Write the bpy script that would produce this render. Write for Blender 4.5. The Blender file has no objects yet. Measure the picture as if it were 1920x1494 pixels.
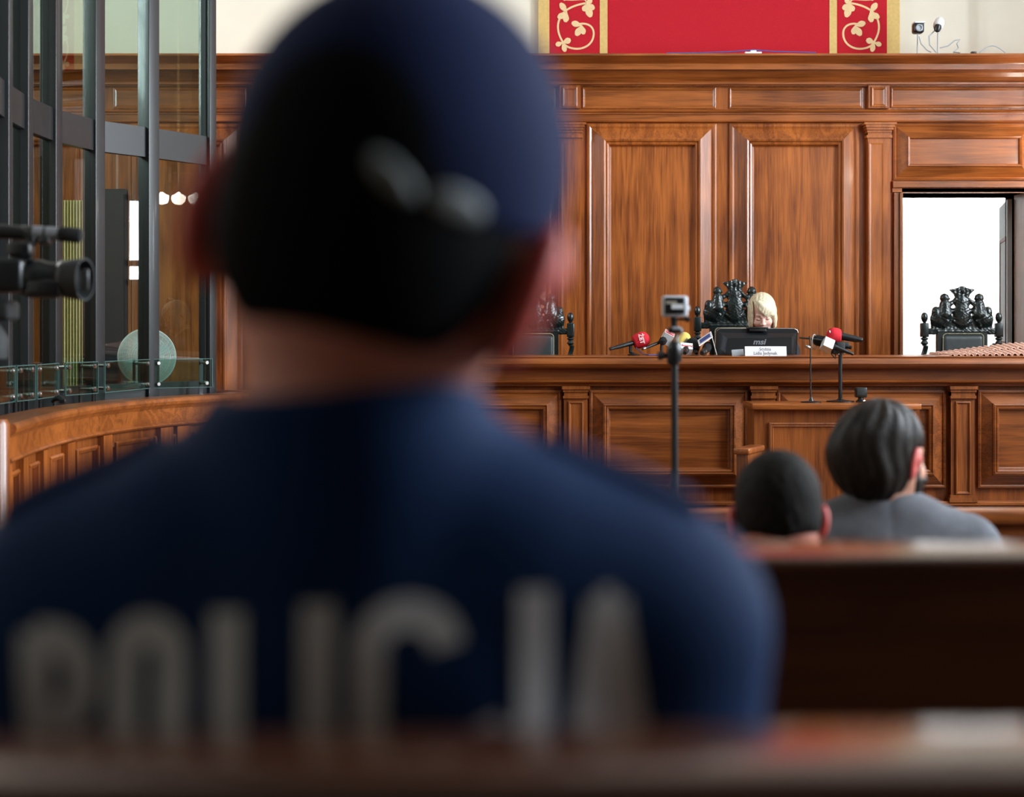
import bpy, bmesh, math, random
import numpy as np
from mathutils import Vector, Matrix, Euler
from mathutils.bvhtree import BVHTree
random.seed(4)
PI = math.pi
R = math.radians
sc = bpy.context.scene
COL = sc.collection
# ------------------------------------------------------------------ camera, light, exposure
FP = 3000.0                       # focal length in pixels of the 1920 wide frame
EYE = 1.40
HOR = 620.0                       # image row of the horizon
cd = bpy.data.cameras.new('camera')
cam = bpy.data.objects.new('camera', cd)
COL.objects.link(cam)
cam.location = (0, 0, EYE)
cam.rotation_euler = (PI/2, 0, 0)
cd.sensor_width = 36
cd.lens = FP/1920*36
cd.shift_y = (HOR-747)/1920
cd.clip_start = 0.05
cd.dof.use_dof = True
cd.dof.focus_distance = 9.4
cd.dof.aperture_fstop = 2.7
cd.dof.aperture_blades = 0
sc.camera = cam
sc.view_settings.view_transform = 'Standard'
sc.view_settings.look = 'None'
sc.view_settings.gamma = 1
sc.view_settings.use_curve_mapping = False
sc.view_settings.exposure = -0.68
sc.cycles.use_denoising = True
sc.cycles.max_bounces = 8
sc.cycles.transparent_max_bounces = 24
sc.cycles.sample_clamp_indirect = 6
sc.cycles.caustics_reflective = False
sc.cycles.caustics_refractive = False
w = bpy.data.worlds.new('world'); sc.world = w
w.use_nodes = True
w.node_tree.nodes['Background'].inputs[0].default_value = (0.75, 0.85, 1.0, 1)
w.node_tree.nodes['Background'].inputs[1].default_value = 1.0

def area(name, loc, direction, sx, sy, power, color=(1, 1, 1)):
    ld = bpy.data.lights.new(name, 'AREA')
    ld.shape = 'RECTANGLE'; ld.size = sx; ld.size_y = sy
    ld.energy = power; ld.color = color
    o = bpy.data.objects.new(name, ld); COL.objects.link(o)
    o.location = loc
    o.rotation_euler = Vector(direction).to_track_quat('-Z', 'Y').to_euler()
    return o
WIN = [(2.2, 1.5), (4.8, 1.5), (7.4, 1.5)]           # window centres along the right wall, widths
for i, (wy, ww) in enumerate(WIN):
    area('daylight', (5.75, wy, 3.6), (-1, 0, -0.12), ww, 3.2, [1050, 620, 1250][i], (0.86, 0.93, 1.0))
area('daylight', (5.75, 9.93, 2.3), (-1, 0, 0), .42, .9, 70, (0.86, 0.93, 1.0))
for i, (wy, ww) in enumerate([(4.2, 1.5), (8.4, 1.5)]):
    area('daylight', (-4.95, wy, 4.3), (1, 0, -0.15), ww, 2.2, [30, 480][i], (0.97, 0.97, 1.0))
area('anteroom_light', (4.1, 13.1, 2.9), (0.05, 1, -.75), 1.2, .6, 150, (0.95, 0.98, 1.0))

# ------------------------------------------------------------------ helpers
def P(px, py, d):
    return Vector(((px-960)/FP*d, d, EYE+(HOR-py)/FP*d))
def PX(px, d): return (px-960)/FP*d
def PZ(py, d): return EYE+(HOR-py)/FP*d

class MB:
    def __init__(s): s.v = []; s.f = []; s.smooth = False
    def add(s, vs, fs):
        n = len(s.v); s.v += [tuple(v) for v in vs]; s.f += [tuple(i+n for i in f) for f in fs]; return s
    def box(s, x0, x1, y0, y1, z0, z1, M=None):
        vs = [Vector(p) for p in ((x0,y0,z0),(x1,y0,z0),(x1,y1,z0),(x0,y1,z0),(x0,y0,z1),(x1,y0,z1),(x1,y1,z1),(x0,y1,z1))]
        if M is not None: vs = [M @ p for p in vs]
        return s.add(vs, [(0,3,2,1),(4,5,6,7),(0,1,5,4),(1,2,6,5),(2,3,7,6),(3,0,4,7)])
    def cbox(s, c, sz, M=None, b=0.0):
        """box with chamfered edges, centred on c"""
        hx, hy, hz = [a/2 for a in sz]
        if b <= 0: 
            MM = Matrix.Translation(c) if M is None else Matrix.Translation(c) @ M
            return s.box(-hx,hx,-hy,hy,-hz,hz,MM)
        bm = bmesh.new(); bmesh.ops.create_cube(bm, size=1)
        for v in bm.verts: v.co = Vector((v.co.x*sz[0], v.co.y*sz[1], v.co.z*sz[2]))
        bmesh.ops.bevel(bm, geom=bm.edges[:], offset=min(b, min(sz)*0.45), segments=3, affect='EDGES', profile=0.5)
        MM = Matrix.Translation(c) if M is None else Matrix.Translation(c) @ M
        bm.verts.ensure_lookup_table()
        vs = [MM @ v.co for v in bm.verts]; fs = [[v.index for v in f.verts] for f in bm.faces]
        bm.free(); return s.add(vs, fs)
    def tube(s, pts, rad, n=12, caps=True):
        pts = [Vector(p) for p in pts]
        rs = rad if isinstance(rad, (list, tuple)) else [rad]*len(pts)
        vs = []; fs = []; up = None
        for i, p in enumerate(pts):
            t = (pts[min(i+1, len(pts)-1)]-pts[max(i-1, 0)])
            if t.length < 1e-9: t = Vector((0,0,1))
            t.normalize()
            if up is None:
                up = Vector((0,0,1)) if abs(t.z) < 0.9 else Vector((0,1,0))
            a = up-t*up.dot(t)
            if a.length < 1e-6: a = t.orthogonal()
            a.normalize(); b = t.cross(a); up = a
            for k in range(n):
                an = 2*PI*k/n
                vs.append(p+(a*math.cos(an)+b*math.sin(an))*rs[i])
        for i in range(len(pts)-1):
            for k in range(n):
                k2 = (k+1) % n
                fs.append((i*n+k, i*n+k2, (i+1)*n+k2, (i+1)*n+k))
        if caps:
            fs.append(tuple(range(n-1, -1, -1))); m = (len(pts)-1)*n
            fs.append(tuple(m+k for k in range(n)))
        return s.add(vs, fs)
    def lathe(s, prof, M=None, n=20):
        """prof: (radius, height) along local Z"""
        vs = []; fs = []
        for r, z in prof:
            for k in range(n):
                an = 2*PI*k/n; v = Vector((r*math.cos(an), r*math.sin(an), z))
                vs.append(M @ v if M is not None else v)
        for i in range(len(prof)-1):
            for k in range(n):
                k2 = (k+1) % n; fs.append((i*n+k, i*n+k2, (i+1)*n+k2, (i+1)*n+k))
        fs.append(tuple(range(n-1, -1, -1))); m = (len(prof)-1)*n
        fs.append(tuple(m+k for k in range(n)))
        return s.add(vs, fs)
    def extx(s, x0, x1, prof):
        """prof closed list of (y, z), extruded along X"""
        n = len(prof)
        vs = [(x0, y, z) for y, z in prof]+[(x1, y, z) for y, z in prof]
        fs = [(i, (i+1) % n, n+(i+1) % n, n+i) for i in range(n)]
        fs += [tuple(range(n-1, -1, -1)), tuple(range(n, 2*n))]
        return s.add(vs, fs)
    def prism(s, poly, y0, y1):
        """poly list of (x, z) extruded along Y"""
        n = len(poly)
        vs = [(x, y0, z) for x, z in poly]+[(x, y1, z) for x, z in poly]
        fs = [(i, (i+1) % n, n+(i+1) % n, n+i) for i in range(n)]
        fs += [tuple(range(n-1, -1, -1)), tuple(range(n, 2*n))]
        return s.add(vs, fs)
    def panel(s, x0, x1, z0, z1, yf, prof):
        """moulded rectangular panel facing -Y; prof (inset, out)"""
        vs = []; fs = []
        for ins, out in prof:
            y = yf-out
            vs += [(x0+ins,y,z0+ins),(x1-ins,y,z0+ins),(x1-ins,y,z1-ins),(x0+ins,y,z1-ins)]
        for i in range(len(prof)-1):
            for k in range(4):
                k2 = (k+1) % 4; fs.append((i*4+k, i*4+k2, (i+1)*4+k2, (i+1)*4+k))
        m = (len(prof)-1)*4; fs.append((m, m+1, m+2, m+3))
        return s.add(vs, fs)
    def xf(s, M): s.v = [tuple(M @ Vector(v)) for v in s.v]; return s

ROOT = {}
def tag(o, label=None, cat=None, group=None, kind=None):
    if label: o['label'] = label
    if cat: o['category'] = cat
    if group: o['group'] = group
    if kind: o['kind'] = kind
    return o
def thing(name, loc, label, cat, group=None, kind=None, rot=None):
    o = bpy.data.objects.new(name, None); COL.objects.link(o)
    o.empty_display_size = 0.05
    o.location = loc
    if rot: o.rotation_euler = rot
    ROOT[o.name] = Vector(loc)
    return tag(o, label, cat, group, kind)
def finish(me, smooth, angle=40, recalc=True):
    bm = bmesh.new(); bm.from_mesh(me)
    if recalc: bmesh.ops.recalc_face_normals(bm, faces=bm.faces)
    if smooth:
        ca = math.cos(R(angle))
        for f in bm.faces: f.smooth = True
        for e in bm.edges:
            if len(e.link_faces) == 2:
                e.smooth = e.link_faces[0].normal.dot(e.link_faces[1].normal) > ca
    bm.to_mesh(me); bm.free()
def obj(name, mb, m, parent=None, local=False, smooth=True, label=None, angle=40, mesh=None):
    """link ONE mesh object. Vertices are in world space unless local=True; a child keeps them relative to its thing"""
    if mesh is None:
        me = bpy.data.meshes.new(name); me.from_pydata(mb.v, [], mb.f); finish(me, smooth, angle)
    else: me = mesh
    me.materials.clear(); me.materials.append(m)
    o = bpy.data.objects.new(name, me); COL.objects.link(o)
    if parent is not None:
        o.parent = parent; ROOT[o.name] = ROOT[parent.name]
        if not local: me.transform(Matrix.Translation(-ROOT[parent.name]))
    elif not local:
        bb = [Vector(v.co) for v in me.vertices]
        c = Vector(((min(v.x for v in bb)+max(v.x for v in bb))/2, (min(v.y for v in bb)+max(v.y for v in bb))/2, min(v.z for v in bb)))
        me.transform(Matrix.Translation(-c)); o.location = c; ROOT[o.name] = c
    else: ROOT[o.name] = Vector((0,0,0))
    if label: o['label'] = label
    return o
def copy_tree(o, parent=None):
    c = o.copy(); COL.objects.link(c)
    if parent is not None: c.parent = parent
    for ch in [x for x in COL.objects if x.parent == o and x is not c]:
        copy_tree(ch, c)
    return c
def text_mb(body, size, M, shear=0.0, depth=0.0004, align='CENTER', bold=0.0, sx=1.0):
    """lettering in the XZ plane facing -Y through matrix M"""
    cu = bpy.data.curves.new('txt', 'FONT'); cu.body = body; cu.size = size; cu.align_x = align; cu.align_y = 'CENTER'
    cu.extrude = depth; cu.shear = shear; cu.offset = bold
    o = bpy.data.objects.new('txt', cu); COL.objects.link(o)
    dg = bpy.context.evaluated_depsgraph_get(); dg.update()
    me = bpy.data.meshes.new_from_object(o.evaluated_get(dg))
    mb = MB()
    X = M @ Matrix.Rotation(PI/2, 4, 'X') @ Matrix.Diagonal((sx, 1, 1, 1))
    mb.add([X @ v.co for v in me.vertices], [tuple(f.vertices) for f in me.polygons])
    bpy.data.objects.remove(o); bpy.data.curves.remove(cu); bpy.data.meshes.remove(me)
    return mb

# ------------------------------------------------------------------ materials
def new_mat(name):
    m = bpy.data.materials.new(name); m.use_nodes = True
    nt = m.node_tree; b = nt.nodes['Principled BSDF']
    return m, nt, b
def pm(name, col, rough=0.5, metal=0.0, noise=0.0, nscale=30, bump=0.0, coat=0.0, spec=0.5, sheen=0.0, sub=0.0, stretch=(1,1,1)):
    m, nt, b = new_mat(name)
    b.inputs['Base Color'].default_value = (*col, 1)
    b.inputs['Roughness'].default_value = rough
    b.inputs['Metallic'].default_value = metal
    b.inputs['Coat Weight'].default_value = coat
    b.inputs['Coat Roughness'].default_value = 0.12
    b.inputs['Specular IOR Level'].default_value = spec
    b.inputs['Sheen Weight'].default_value = sheen
    if sub:
        b.inputs['Subsurface Weight'].default_value = sub
        b.inputs['Subsurface Radius'].default_value = (0.6, 0.2, 0.1); b.inputs['Subsurface Scale'].default_value = 0.02
    tc = nt.nodes.new('ShaderNodeTexCoord'); mp = nt.nodes.new('ShaderNodeMapping')
    mp.inputs['Scale'].default_value = stretch
    nt.links.new(tc.outputs['Object'], mp.inputs[0])
    n = nt.nodes.new('ShaderNodeTexNoise'); n.inputs['Scale'].default_value = nscale; n.inputs['Detail'].default_value = 4
    nt.links.new(mp.outputs[0], n.inputs['Vector'])
    if noise >= 0:
        r = nt.nodes.new('ShaderNodeValToRGB')
        r.color_ramp.elements[0].position = 0.3; r.color_ramp.elements[1].position = 0.7
        r.color_ramp.elements[0].color = (*[c*(1-noise) for c in col], 1)
        r.color_ramp.elements[1].color = (*[min(1, c*(1+noise)) for c in col], 1)
        nt.links.new(n.outputs[0], r.inputs[0]); nt.links.new(r.outputs[0], b.inputs['Base Color'])
    if bump:
        bp = nt.nodes.new('ShaderNodeBump'); bp.inputs['Strength'].default_value = bump; bp.inputs['Distance'].default_value = 0.004
        nt.links.new(n.outputs[0], bp.inputs['Height']); nt.links.new(bp.outputs[0], b.inputs['Normal'])
    return m
def wood(name, dark, light, vertical=True, rough=0.32, coat=0.3, scale=1.0, spec=0.5):
    m, nt, b = new_mat(name)
    tc = nt.nodes.new('ShaderNodeTexCoord'); mp = nt.nodes.new('ShaderNodeMapping')
    mp.inputs['Scale'].default_value = (7*scale, 7*scale, 0.55*scale) if vertical else (0.55*scale, 7*scale, 7*scale)
    nt.links.new(tc.outputs['Object'], mp.inputs[0])
    n = nt.nodes.new('ShaderNodeTexNoise'); n.inputs['Scale'].default_value = 1.3; n.inputs['Detail'].default_value = 5
    n.inputs['Distortion'].default_value = 0.6
    nt.links.new(mp.outputs[0], n.inputs['Vector'])
    wv = nt.nodes.new('ShaderNodeMath'); wv.operation = 'MULTIPLY'; wv.inputs[1].default_value = 26
    nt.links.new(n.outputs[0], wv.inputs[0])
    sn = nt.nodes.new('ShaderNodeMath'); sn.operation = 'SINE'; nt.links.new(wv.outputs[0], sn.inputs[0])
    mp2 = nt.nodes.new('ShaderNodeMapping')
    mp2.inputs['Scale'].default_value = (160, 160, 5) if vertical else (5, 160, 160)
    nt.links.new(tc.outputs['Object'], mp2.inputs[0])
    n2 = nt.nodes.new('ShaderNodeTexNoise'); n2.inputs['Scale'].default_value = 1; n2.inputs['Detail'].default_value = 3
    nt.links.new(mp2.outputs[0], n2.inputs['Vector'])
    n3 = nt.nodes.new('ShaderNodeTexNoise'); n3.inputs['Scale'].default_value = 2.2; n3.inputs['Detail'].default_value = 2
    nt.links.new(tc.outputs['Object'], n3.inputs['Vector'])
    a = nt.nodes.new('ShaderNodeMath'); a.operation = 'MULTIPLY_ADD'; a.inputs[1].default_value = 0.15; 
    nt.links.new(sn.outputs[0], a.inputs[0]); nt.links.new(n2.outputs[0], a.inputs[2])
    a2 = nt.nodes.new('ShaderNodeMath'); a2.operation = 'MULTIPLY_ADD'; a2.inputs[1].default_value = 0.7; a2.inputs[2].default_value = -0.1
    ad = nt.nodes.new('ShaderNodeMath'); ad.operation = 'ADD'
    nt.links.new(a.outputs[0], ad.inputs[0]); nt.links.new(n3.outputs[0], ad.inputs[1]); nt.links.new(ad.outputs[0], a2.inputs[0])
    r = nt.nodes.new('ShaderNodeValToRGB')
    r.color_ramp.elements[0].position = 0.32; r.color_ramp.elements[1].position = 0.88
    r.color_ramp.elements[0].color = (*dark, 1); r.color_ramp.elements[1].color = (*light, 1)
    nt.links.new(a2.outputs[0], r.inputs[0]); nt.links.new(r.outputs[0], b.inputs['Base Color'])
    bp = nt.nodes.new('ShaderNodeBump'); bp.inputs['Strength'].default_value = 0.12; bp.inputs['Distance'].default_value = 0.002
    nt.links.new(n3.outputs[0], bp.inputs['Height']); nt.links.new(bp.outputs[0], b.inputs['Normal'])
    b.inputs['Roughness'].default_value = rough; b.inputs['Specular IOR Level'].default_value = spec
    b.inputs['Coat Weight'].default_value = coat; b.inputs['Coat Roughness'].default_value = 0.15
    return m
def glass(name, tint, refl=1.0, ior=1.5):
    m = bpy.data.materials.new(name); m.use_nodes = True
    nt = m.node_tree; nt.nodes.clear()
    out = nt.nodes.new('ShaderNodeOutputMaterial'); mix = nt.nodes.new('ShaderNodeMixShader')
    t = nt.nodes.new('ShaderNodeBsdfTransparent'); t.inputs[0].default_value = (*tint, 1)
    g = nt.nodes.new('ShaderNodeBsdfGlossy'); g.inputs['Roughness'].default_value = 0.0
    fr = nt.nodes.new('ShaderNodeFresnel'); fr.inputs[0].default_value = ior
    mu = nt.nodes.new('ShaderNodeMath'); mu.operation = 'MULTIPLY'; mu.inputs[1].default_value = refl; mu.use_clamp = True
    ge = nt.nodes.new('ShaderNodeNewGeometry'); inv = nt.nodes.new('ShaderNodeMath'); inv.operation = 'SUBTRACT'; inv.inputs[0].default_value = refl
    nt.links.new(ge.outputs['Backfacing'], inv.inputs[1]); inv.use_clamp = True; nt.links.new(inv.outputs[0], mu.inputs[1])
    nt.links.new(fr.outputs[0], mu.inputs[0]); nt.links.new(mu.outputs[0], mix.inputs[0])
    nt.links.new(t.outputs[0], mix.inputs[1]); nt.links.new(g.outputs[0], mix.inputs[2]); nt.links.new(mix.outputs[0], out.inputs[0])
    return m
def emis(name, col, s):
    m, nt, b = new_mat(name)
    b.inputs['Base Color'].default_value = (*col, 1)
    b.inputs['Emission Color'].default_value = (*col, 1); b.inputs['Emission Strength'].default_value = s
    return m
W_V = wood('oak_vertical', (0.150, 0.034, 0.006), (0.50, 0.142, 0.026))
W_H = wood('oak_horizontal', (0.140, 0.034, 0.006), (0.46, 0.132, 0.026), vertical=False)
W_DV = wood('desk_oak_vertical', (0.115, 0.027, 0.006), (0.38, 0.108, 0.022))
W_DH = wood('desk_oak_horizontal', (0.115, 0.027, 0.006), (0.38, 0.108, 0.022), vertical=False)
W_B = wood('bench_oak', (0.045, 0.014, 0.006), (0.12, 0.042, 0.018), vertical=False, rough=0.22, coat=1.0)
W_DOORF = wood('door_frame_oak', (0.16, 0.045, 0.012), (0.36, 0.12, 0.035))
M_CREAM = pm('cream_plaster', (0.80, 0.73, 0.60), 0.9, noise=0.03, nscale=3)
M_WHITE = pm('white_plaster', (0.88, 0.90, 0.90), 0.9, noise=0.01, nscale=3)
M_CEIL = pm('ceiling_plaster', (0.36, 0.34, 0.31), 0.9, noise=0.02, nscale=3)
M_DARKW = pm('dark_rear_wall', (0.02, 0.015, 0.012), 0.8, noise=0.2, nscale=4)
M_FLOOR = wood('parquet', (0.06, 0.03, 0.015), (0.16, 0.08, 0.04), vertical=False, rough=0.4)
M_RED = pm('red_wool', (0.47, 0.014, 0.024), 0.95, noise=0.12, nscale=260, bump=0.2, spec=.2)
M_GOLD = pm('gold_band', (0.66, 0.44, 0.15), 0.8, noise=0.08, nscale=60)
M_VINE = pm('vine_embroidery', (0.78, 0.55, 0.29), 0.85, noise=0.05, nscale=60)
M_ALU = pm('dark_painted_metal', (0.018, 0.019, 0.020), 0.42, 0.0, noise=0.08, nscale=8, coat=0.3)
M_STEEL = pm('brushed_steel', (0.6, 0.6, 0.58), 0.25, 1.0, noise=0.05)
M_BLACK = pm('black_plastic', (0.006, 0.007, 0.008), 0.38, noise=0.1, coat=0.2)
M_BLACKM = pm('matt_black', (0.012, 0.013, 0.013), 0.7, noise=0.2, nscale=80)
M_FOAM = pm('black_foam', (0.010, 0.010, 0.011), 0.95, noise=0.4, nscale=500, bump=0.6)
M_CARVE = pm('carved_dark_wood', (0.007, 0.013, 0.012), 0.32, noise=0.3, nscale=30, coat=0.4)
M_LEATHER = pm('black_leather', (0.035, 0.042, 0.042), 0.42, noise=0.15, nscale=40, bump=0.15)
M_NAIL = pm('pale_brass_nails', (0.80, 0.70, 0.45), 0.4, noise=0.05)
M_BRASS = pm('brass', (0.80, 0.66, 0.34), 0.3, 1.0, noise=0.03)
M_SKIN = pm('skin', (0.62, 0.30, 0.20), 0.5, noise=0.08, nscale=25, sub=0.15)
M_SKINF = pm('pale_skin', (0.90, 0.56, 0.46), 0.5, noise=0.05, nscale=25, sub=0.15)
M_EAR = pm('red_ear_skin', (0.70, 0.15, 0.13), 0.5, noise=0.05, sub=0.7)
M_SKINR = pm('reddish_skin', (0.60, 0.25, 0.19), 0.5, noise=0.10, nscale=20, sub=0.15)
M_NAVY = pm('navy_cloth', (0.002, 0.019, 0.075), 0.8, noise=0.15, nscale=8, bump=0.1, spec=.15)
M_NAVYC = pm('navy_cap_cloth', (0.005, 0.012, 0.058), 0.85, noise=0.15, nscale=12, spec=.15)
M_LETTER = pm('grey_reflective_print', (0.50, 0.50, 0.52), 0.6, noise=0.05, nscale=60)
M_HAIRB = pm('very_dark_hair', (0.0035, 0.0035, 0.004), 0.85, spec=.05, noise=0.5, nscale=60, bump=0.4, stretch=(6,6,1))
M_HAIRD = pm('dark_brown_hair', (0.016, 0.011, 0.008), 0.5, spec=.18, noise=0.6, nscale=26, bump=0.8, stretch=(8,8,1))
M_HAIRS = pm('short_brown_hair', (0.011, 0.009, 0.008), 0.75, spec=.12, noise=0.5, nscale=90, bump=0.6)
M_BLOND = pm('blonde_hair', (0.80, 0.66, 0.46), 0.42, noise=0.35, nscale=22, bump=0.6, stretch=(9,9,1))
M_GREY = pm('grey_jersey', (0.135, 0.138, 0.155), 0.85, noise=0.1, nscale=40, spec=.2)
M_ROBE = pm('black_robe_cloth', (0.015, 0.013, 0.016), 0.8, noise=0.2, nscale=20)
M_DENIM = pm('dark_trousers', (0.03, 0.035, 0.05), 0.8, noise=0.2, nscale=30)
M_SHOE = pm('black_shoe_leather', (0.012, 0.012, 0.012), 0.4, noise=0.1)
M_MRED = pm('red_foam', (0.62, 0.008, 0.022), 0.8, noise=0.1, nscale=300, bump=0.2)
M_MYEL = pm('yellow_foam', (0.80, 0.60, 0.15), 0.85, noise=0.1, nscale=300, bump=0.2)
M_WPL = pm('white_plastic', (0.80, 0.80, 0.78), 0.45, noise=0.02)
M_GPL = pm('grey_plastic', (0.42, 0.45, 0.48), 0.4, noise=0.03)
M_PAPER = pm('white_card', (0.86, 0.86, 0.88), 0.8, noise=0.01)
M_INK = pm('grey_ink', (0.22, 0.22, 0.24), 0.8, noise=0.05)
M_INKR = pm('red_ink', (0.65, 0.04, 0.05), 0.6, noise=0.05)
M_INKB = pm('blue_ink', (0.05, 0.08, 0.30), 0.6, noise=0.05)
M_INKK = pm('black_ink', (0.02, 0.02, 0.02), 0.6, noise=0.05)
M_LOGO = pm('grey_logo', (0.22, 0.23, 0.25), 0.4, noise=0.05)
M_CLAY = pm('pale_terracotta', (0.74, 0.46, 0.36), 0.85, noise=0.25, nscale=50, bump=0.2)
M_FANW = pm('white_fan_wire', (0.78, 0.82, 0.78), 0.5, noise=0.02)
M_DOORG = pm('grey_painted_door', (0.68, 0.70, 0.71), 0.6, noise=0.05, nscale=6)
M_MAROON = pm('maroon_groove', (0.16, 0.03, 0.02), 0.6, noise=0.1)
M_LIPS = pm('lips', (0.62, 0.22, 0.20), 0.45, noise=0.05)
M_BROW = pm('brown_hair_lines', (0.20, 0.10, 0.06), 0.7, noise=0.1)
M_PANE = glass('tinted_glass', (0.68, 0.78, 0.74), 1.0, 1.7)
M_RAILG = glass('green_edge_glass', (0.72, 0.86, 0.82), 1.2)
M_WING = glass('window_glass', (0.95, 0.97, 0.98), 1.0)
M_GEDGE = pm('green_glass_edge', (0.10, 0.19, 0.175), 0.2, noise=0.05)
M_LAMP = emis('lit_lamp_glass', (1.0, 0.93, 0.80), 45)
M_CURT_REFL = pm('yellow_reflection', (0.75, 0.66, 0.34), 0.9, noise=0.08, nscale=14, stretch=(8, 8, .4))

# ------------------------------------------------------------------ room shell
XL, XR, YB, YF, ZC = -4.6, 5.3, -5.0, 11.0, 6.2
def struct(name, mb, m, parent=None, **k):
    o = obj(name, mb, m, parent, **k)
    if parent is None: o['kind'] = 'structure'
    return o
struct('floor', MB().box(XL-.2, XR+.2, YB-.2, 14.2, -.1, 0), M_FLOOR)
struct('ceiling', MB().box(XL-.2, XR+.2, YB-.2, YF+.2, ZC, ZC+.1), M_CEIL)
# rear wall (behind the camera)
struct('wall_rear', MB().box(XL-.2, XR+.2, YB-.2, YB, 0, ZC), M_DARKW)
# left wall with two high windows
WR = [(a, b, 2.0, 5.2) for a, b in WIN]+[(9.93, .42, 1.85, 2.75)]
WL = [(4.2, 1.5, 3.2, 5.4), (8.4, 1.5, 3.2, 5.4)]
def wall_with_windows(name, x0, x1, wins, m, ya=YB, yb=YF):
    mb = MB(); y = ya
    for wy, ww, z0, z1 in sorted(wins):
        mb.box(x0, x1, y, wy-ww/2, 0, ZC); mb.box(x0, x1, wy-ww/2, wy+ww/2, 0, z0)
        mb.box(x0, x1, wy-ww/2, wy+ww/2, z1, ZC); y = wy+ww/2
    mb.box(x0, x1, y, yb, 0, ZC)
    return struct(name, mb, m, smooth=False)
wall_with_windows('wall_left', XL-.2, XL, WL, M_CREAM)
wall_with_windows('wall_right', XR, XR+.25, WR, M_CREAM)
k = 0
for (xa, ws) in ((XR+.12, WR), (XL-.1, WL)):
    for wy, ww, za, zb in ws:
        k += 1
        wroot = thing('window_%d' % k, (xa, wy, za), None, None, kind='structure')
        f = MB()
        for yy in (wy-ww/2+.03, wy, wy+ww/2-.03): f.box(xa-.03, xa+.03, yy-.03, yy+.03, za, zb)
        for zz in ((za+.03, za+(zb-za)*.33, za+(zb-za)*.66, zb-.03) if ww > 1 else (za+.03, za+.22, zb-.03)): f.box(xa-.03, xa+.03, wy-ww/2, wy+ww/2, zz-.03, zz+.03)
        obj('window_frame', f, M_WPL, wroot, smooth=False)
        obj('window_pane', MB().box(xa-.003, xa+.003, wy-ww/2+.03, wy+ww/2-.03, za, zb), M_WING, wroot, smooth=False)

# back wall plaster with door opening
WF = 10.8                     # face of the oak panelling
dx0, dx1, dz1 = PX(1690, WF), PX(1919, WF), PZ(362, WF)
mb = MB().box(XL, dx0, YF, YF+.2, 0, ZC).box(dx1, XR, YF, YF+.2, 0, ZC).box(dx0, dx1, YF, YF+.2, dz1, ZC)
wall_back = struct('wall_back', mb, M_CREAM, smooth=False)
# anteroom seen through the door
mb = MB().box(1.6, 5.4, 14, 14.1, 0, 3.2).box(1.5, 1.6, YF+.2, 14.1, 0, 3.2).box(5.2, 5.3, YF+.2, 14.1, 0, 3.2).box(1.5, 5.3, YF+.2, 14.1, 3.2, 3.3)
struct('wall_anteroom', mb, M_WHITE, smooth=False)

# ---- oak panelling of the back wall
def prof_x(yf, pts, x0, x1, back):
    pr = [(yf-o, PZ(py, yf-o)) for py, o in pts]
    pr = [(back, pr[0][1])]+pr+[(back, pr[-1][1])]
    return MB().extx(x0, x1, pr)
pan = thing('wall_panelling', (0, WF, 0), 'tall varnished oak wall panelling with pilasters behind the judges bench', None, kind='structure')
mb = MB().box(XL, dx0-.045, WF, YF, 0, 3.2).box(dx1+.045, XR, WF, YF, 0, 3.2).box(dx0-.045, dx1+.045, WF, YF, dz1+.0, 3.2)
obj('panelling_board', mb, W_V, pan, smooth=False)
obj('cornice', prof_x(WF, [(100,.30),(104,.305),(107,.28),(113,.24),(118,.20),(120,.195),(130,.195),(131.5,.10),(136,.095),(144,.075),(152,.045),(154,.055),(158,.055),(159.5,.03),(161.5,.03),(162,0)], XL, XR, YF), W_H, pan, smooth=False)
obj('architrave', prof_x(WF, [(205,0),(206,.035),(209,.045),(211,.03),(214,.03),(215,.02),(226,.02),(228,.03),(230,.012),(231,0)], XL, XR, WF+.02), W_H, pan, smooth=False)
BIG = [(0,0),(0,.012),(.010,.017),(.020,.017),(.034,.010),(.038,.014),(.104,.048),(.106,.062),(.114,.066),(.124,.062),(.130,.050),(.136,.054),(.146,.050),(.156,.024),(.164,.022)]
SML = [(0,0),(0,.008),(.006,.010),(.012,.008),(.020,.001)]
bays = [1645-577*i for i in range(0, 5)]
zt, zb = PZ(232, WF), .55
for c in bays[:4]:
    for (a, b_) in ((-545, -302), (-278, -35)):
        o = obj('wall_panel', MB().panel(PX(c+a, WF), PX(c+b_, WF), zb, zt, WF, BIG), W_V, pan, smooth=False)
    for (a, b_) in ((-553, -303), (-278, -27)):
        obj('frieze_panel', MB().panel(PX(c+a, WF), PX(c+b_, WF), PZ(203.5, WF), PZ(164.5, WF), WF, SML), W_H, pan, smooth=False)
for c in bays[:4]:
    x0, x1 = PX(c-21, WF), PX(c+21, WF)
    s = MB().box(x0, x1, WF-.05, WF, 0.0, PZ(250, WF-.05))
    s.panel(PX(c-17, WF-.05), PX(c+13, WF-.05), .9, PZ(266, WF-.05), WF-.05, [(0,0),(.0,.006),(.008,.006),(.018,-.004+.008)])
    pil = obj('pilaster', s, W_V, pan, smooth=False)
    cap_ = MB()
    for (ya, yb, o, e) in ((229,233,.10,30),(233,238,.092,27),(238,243,.080,25),(243,248,.066,23),(248,253,.056,21),(253,258,.066,24)):
        cap_.box(PX(c-e, WF), PX(c+e, WF), WF-o, WF, PZ(yb, WF-o), PZ(ya, WF-o))
    obj('capital', cap_, W_V, pil, smooth=False)
    obj('frieze_panel', MB().box(PX(c-19, WF), PX(c+20, WF), WF-.04, WF, PZ(204, WF), PZ(161, WF)).panel(PX(c-14, WF), PX(c+14, WF), PZ(202, WF), PZ(165, WF), WF-.04, SML), W_V, pan, smooth=False)
obj('frieze_panel', MB().panel(PX(1670, WF), PX(1945, WF), PZ(202, WF), PZ(164, WF), WF, SML), W_H, pan, smooth=False)
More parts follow.
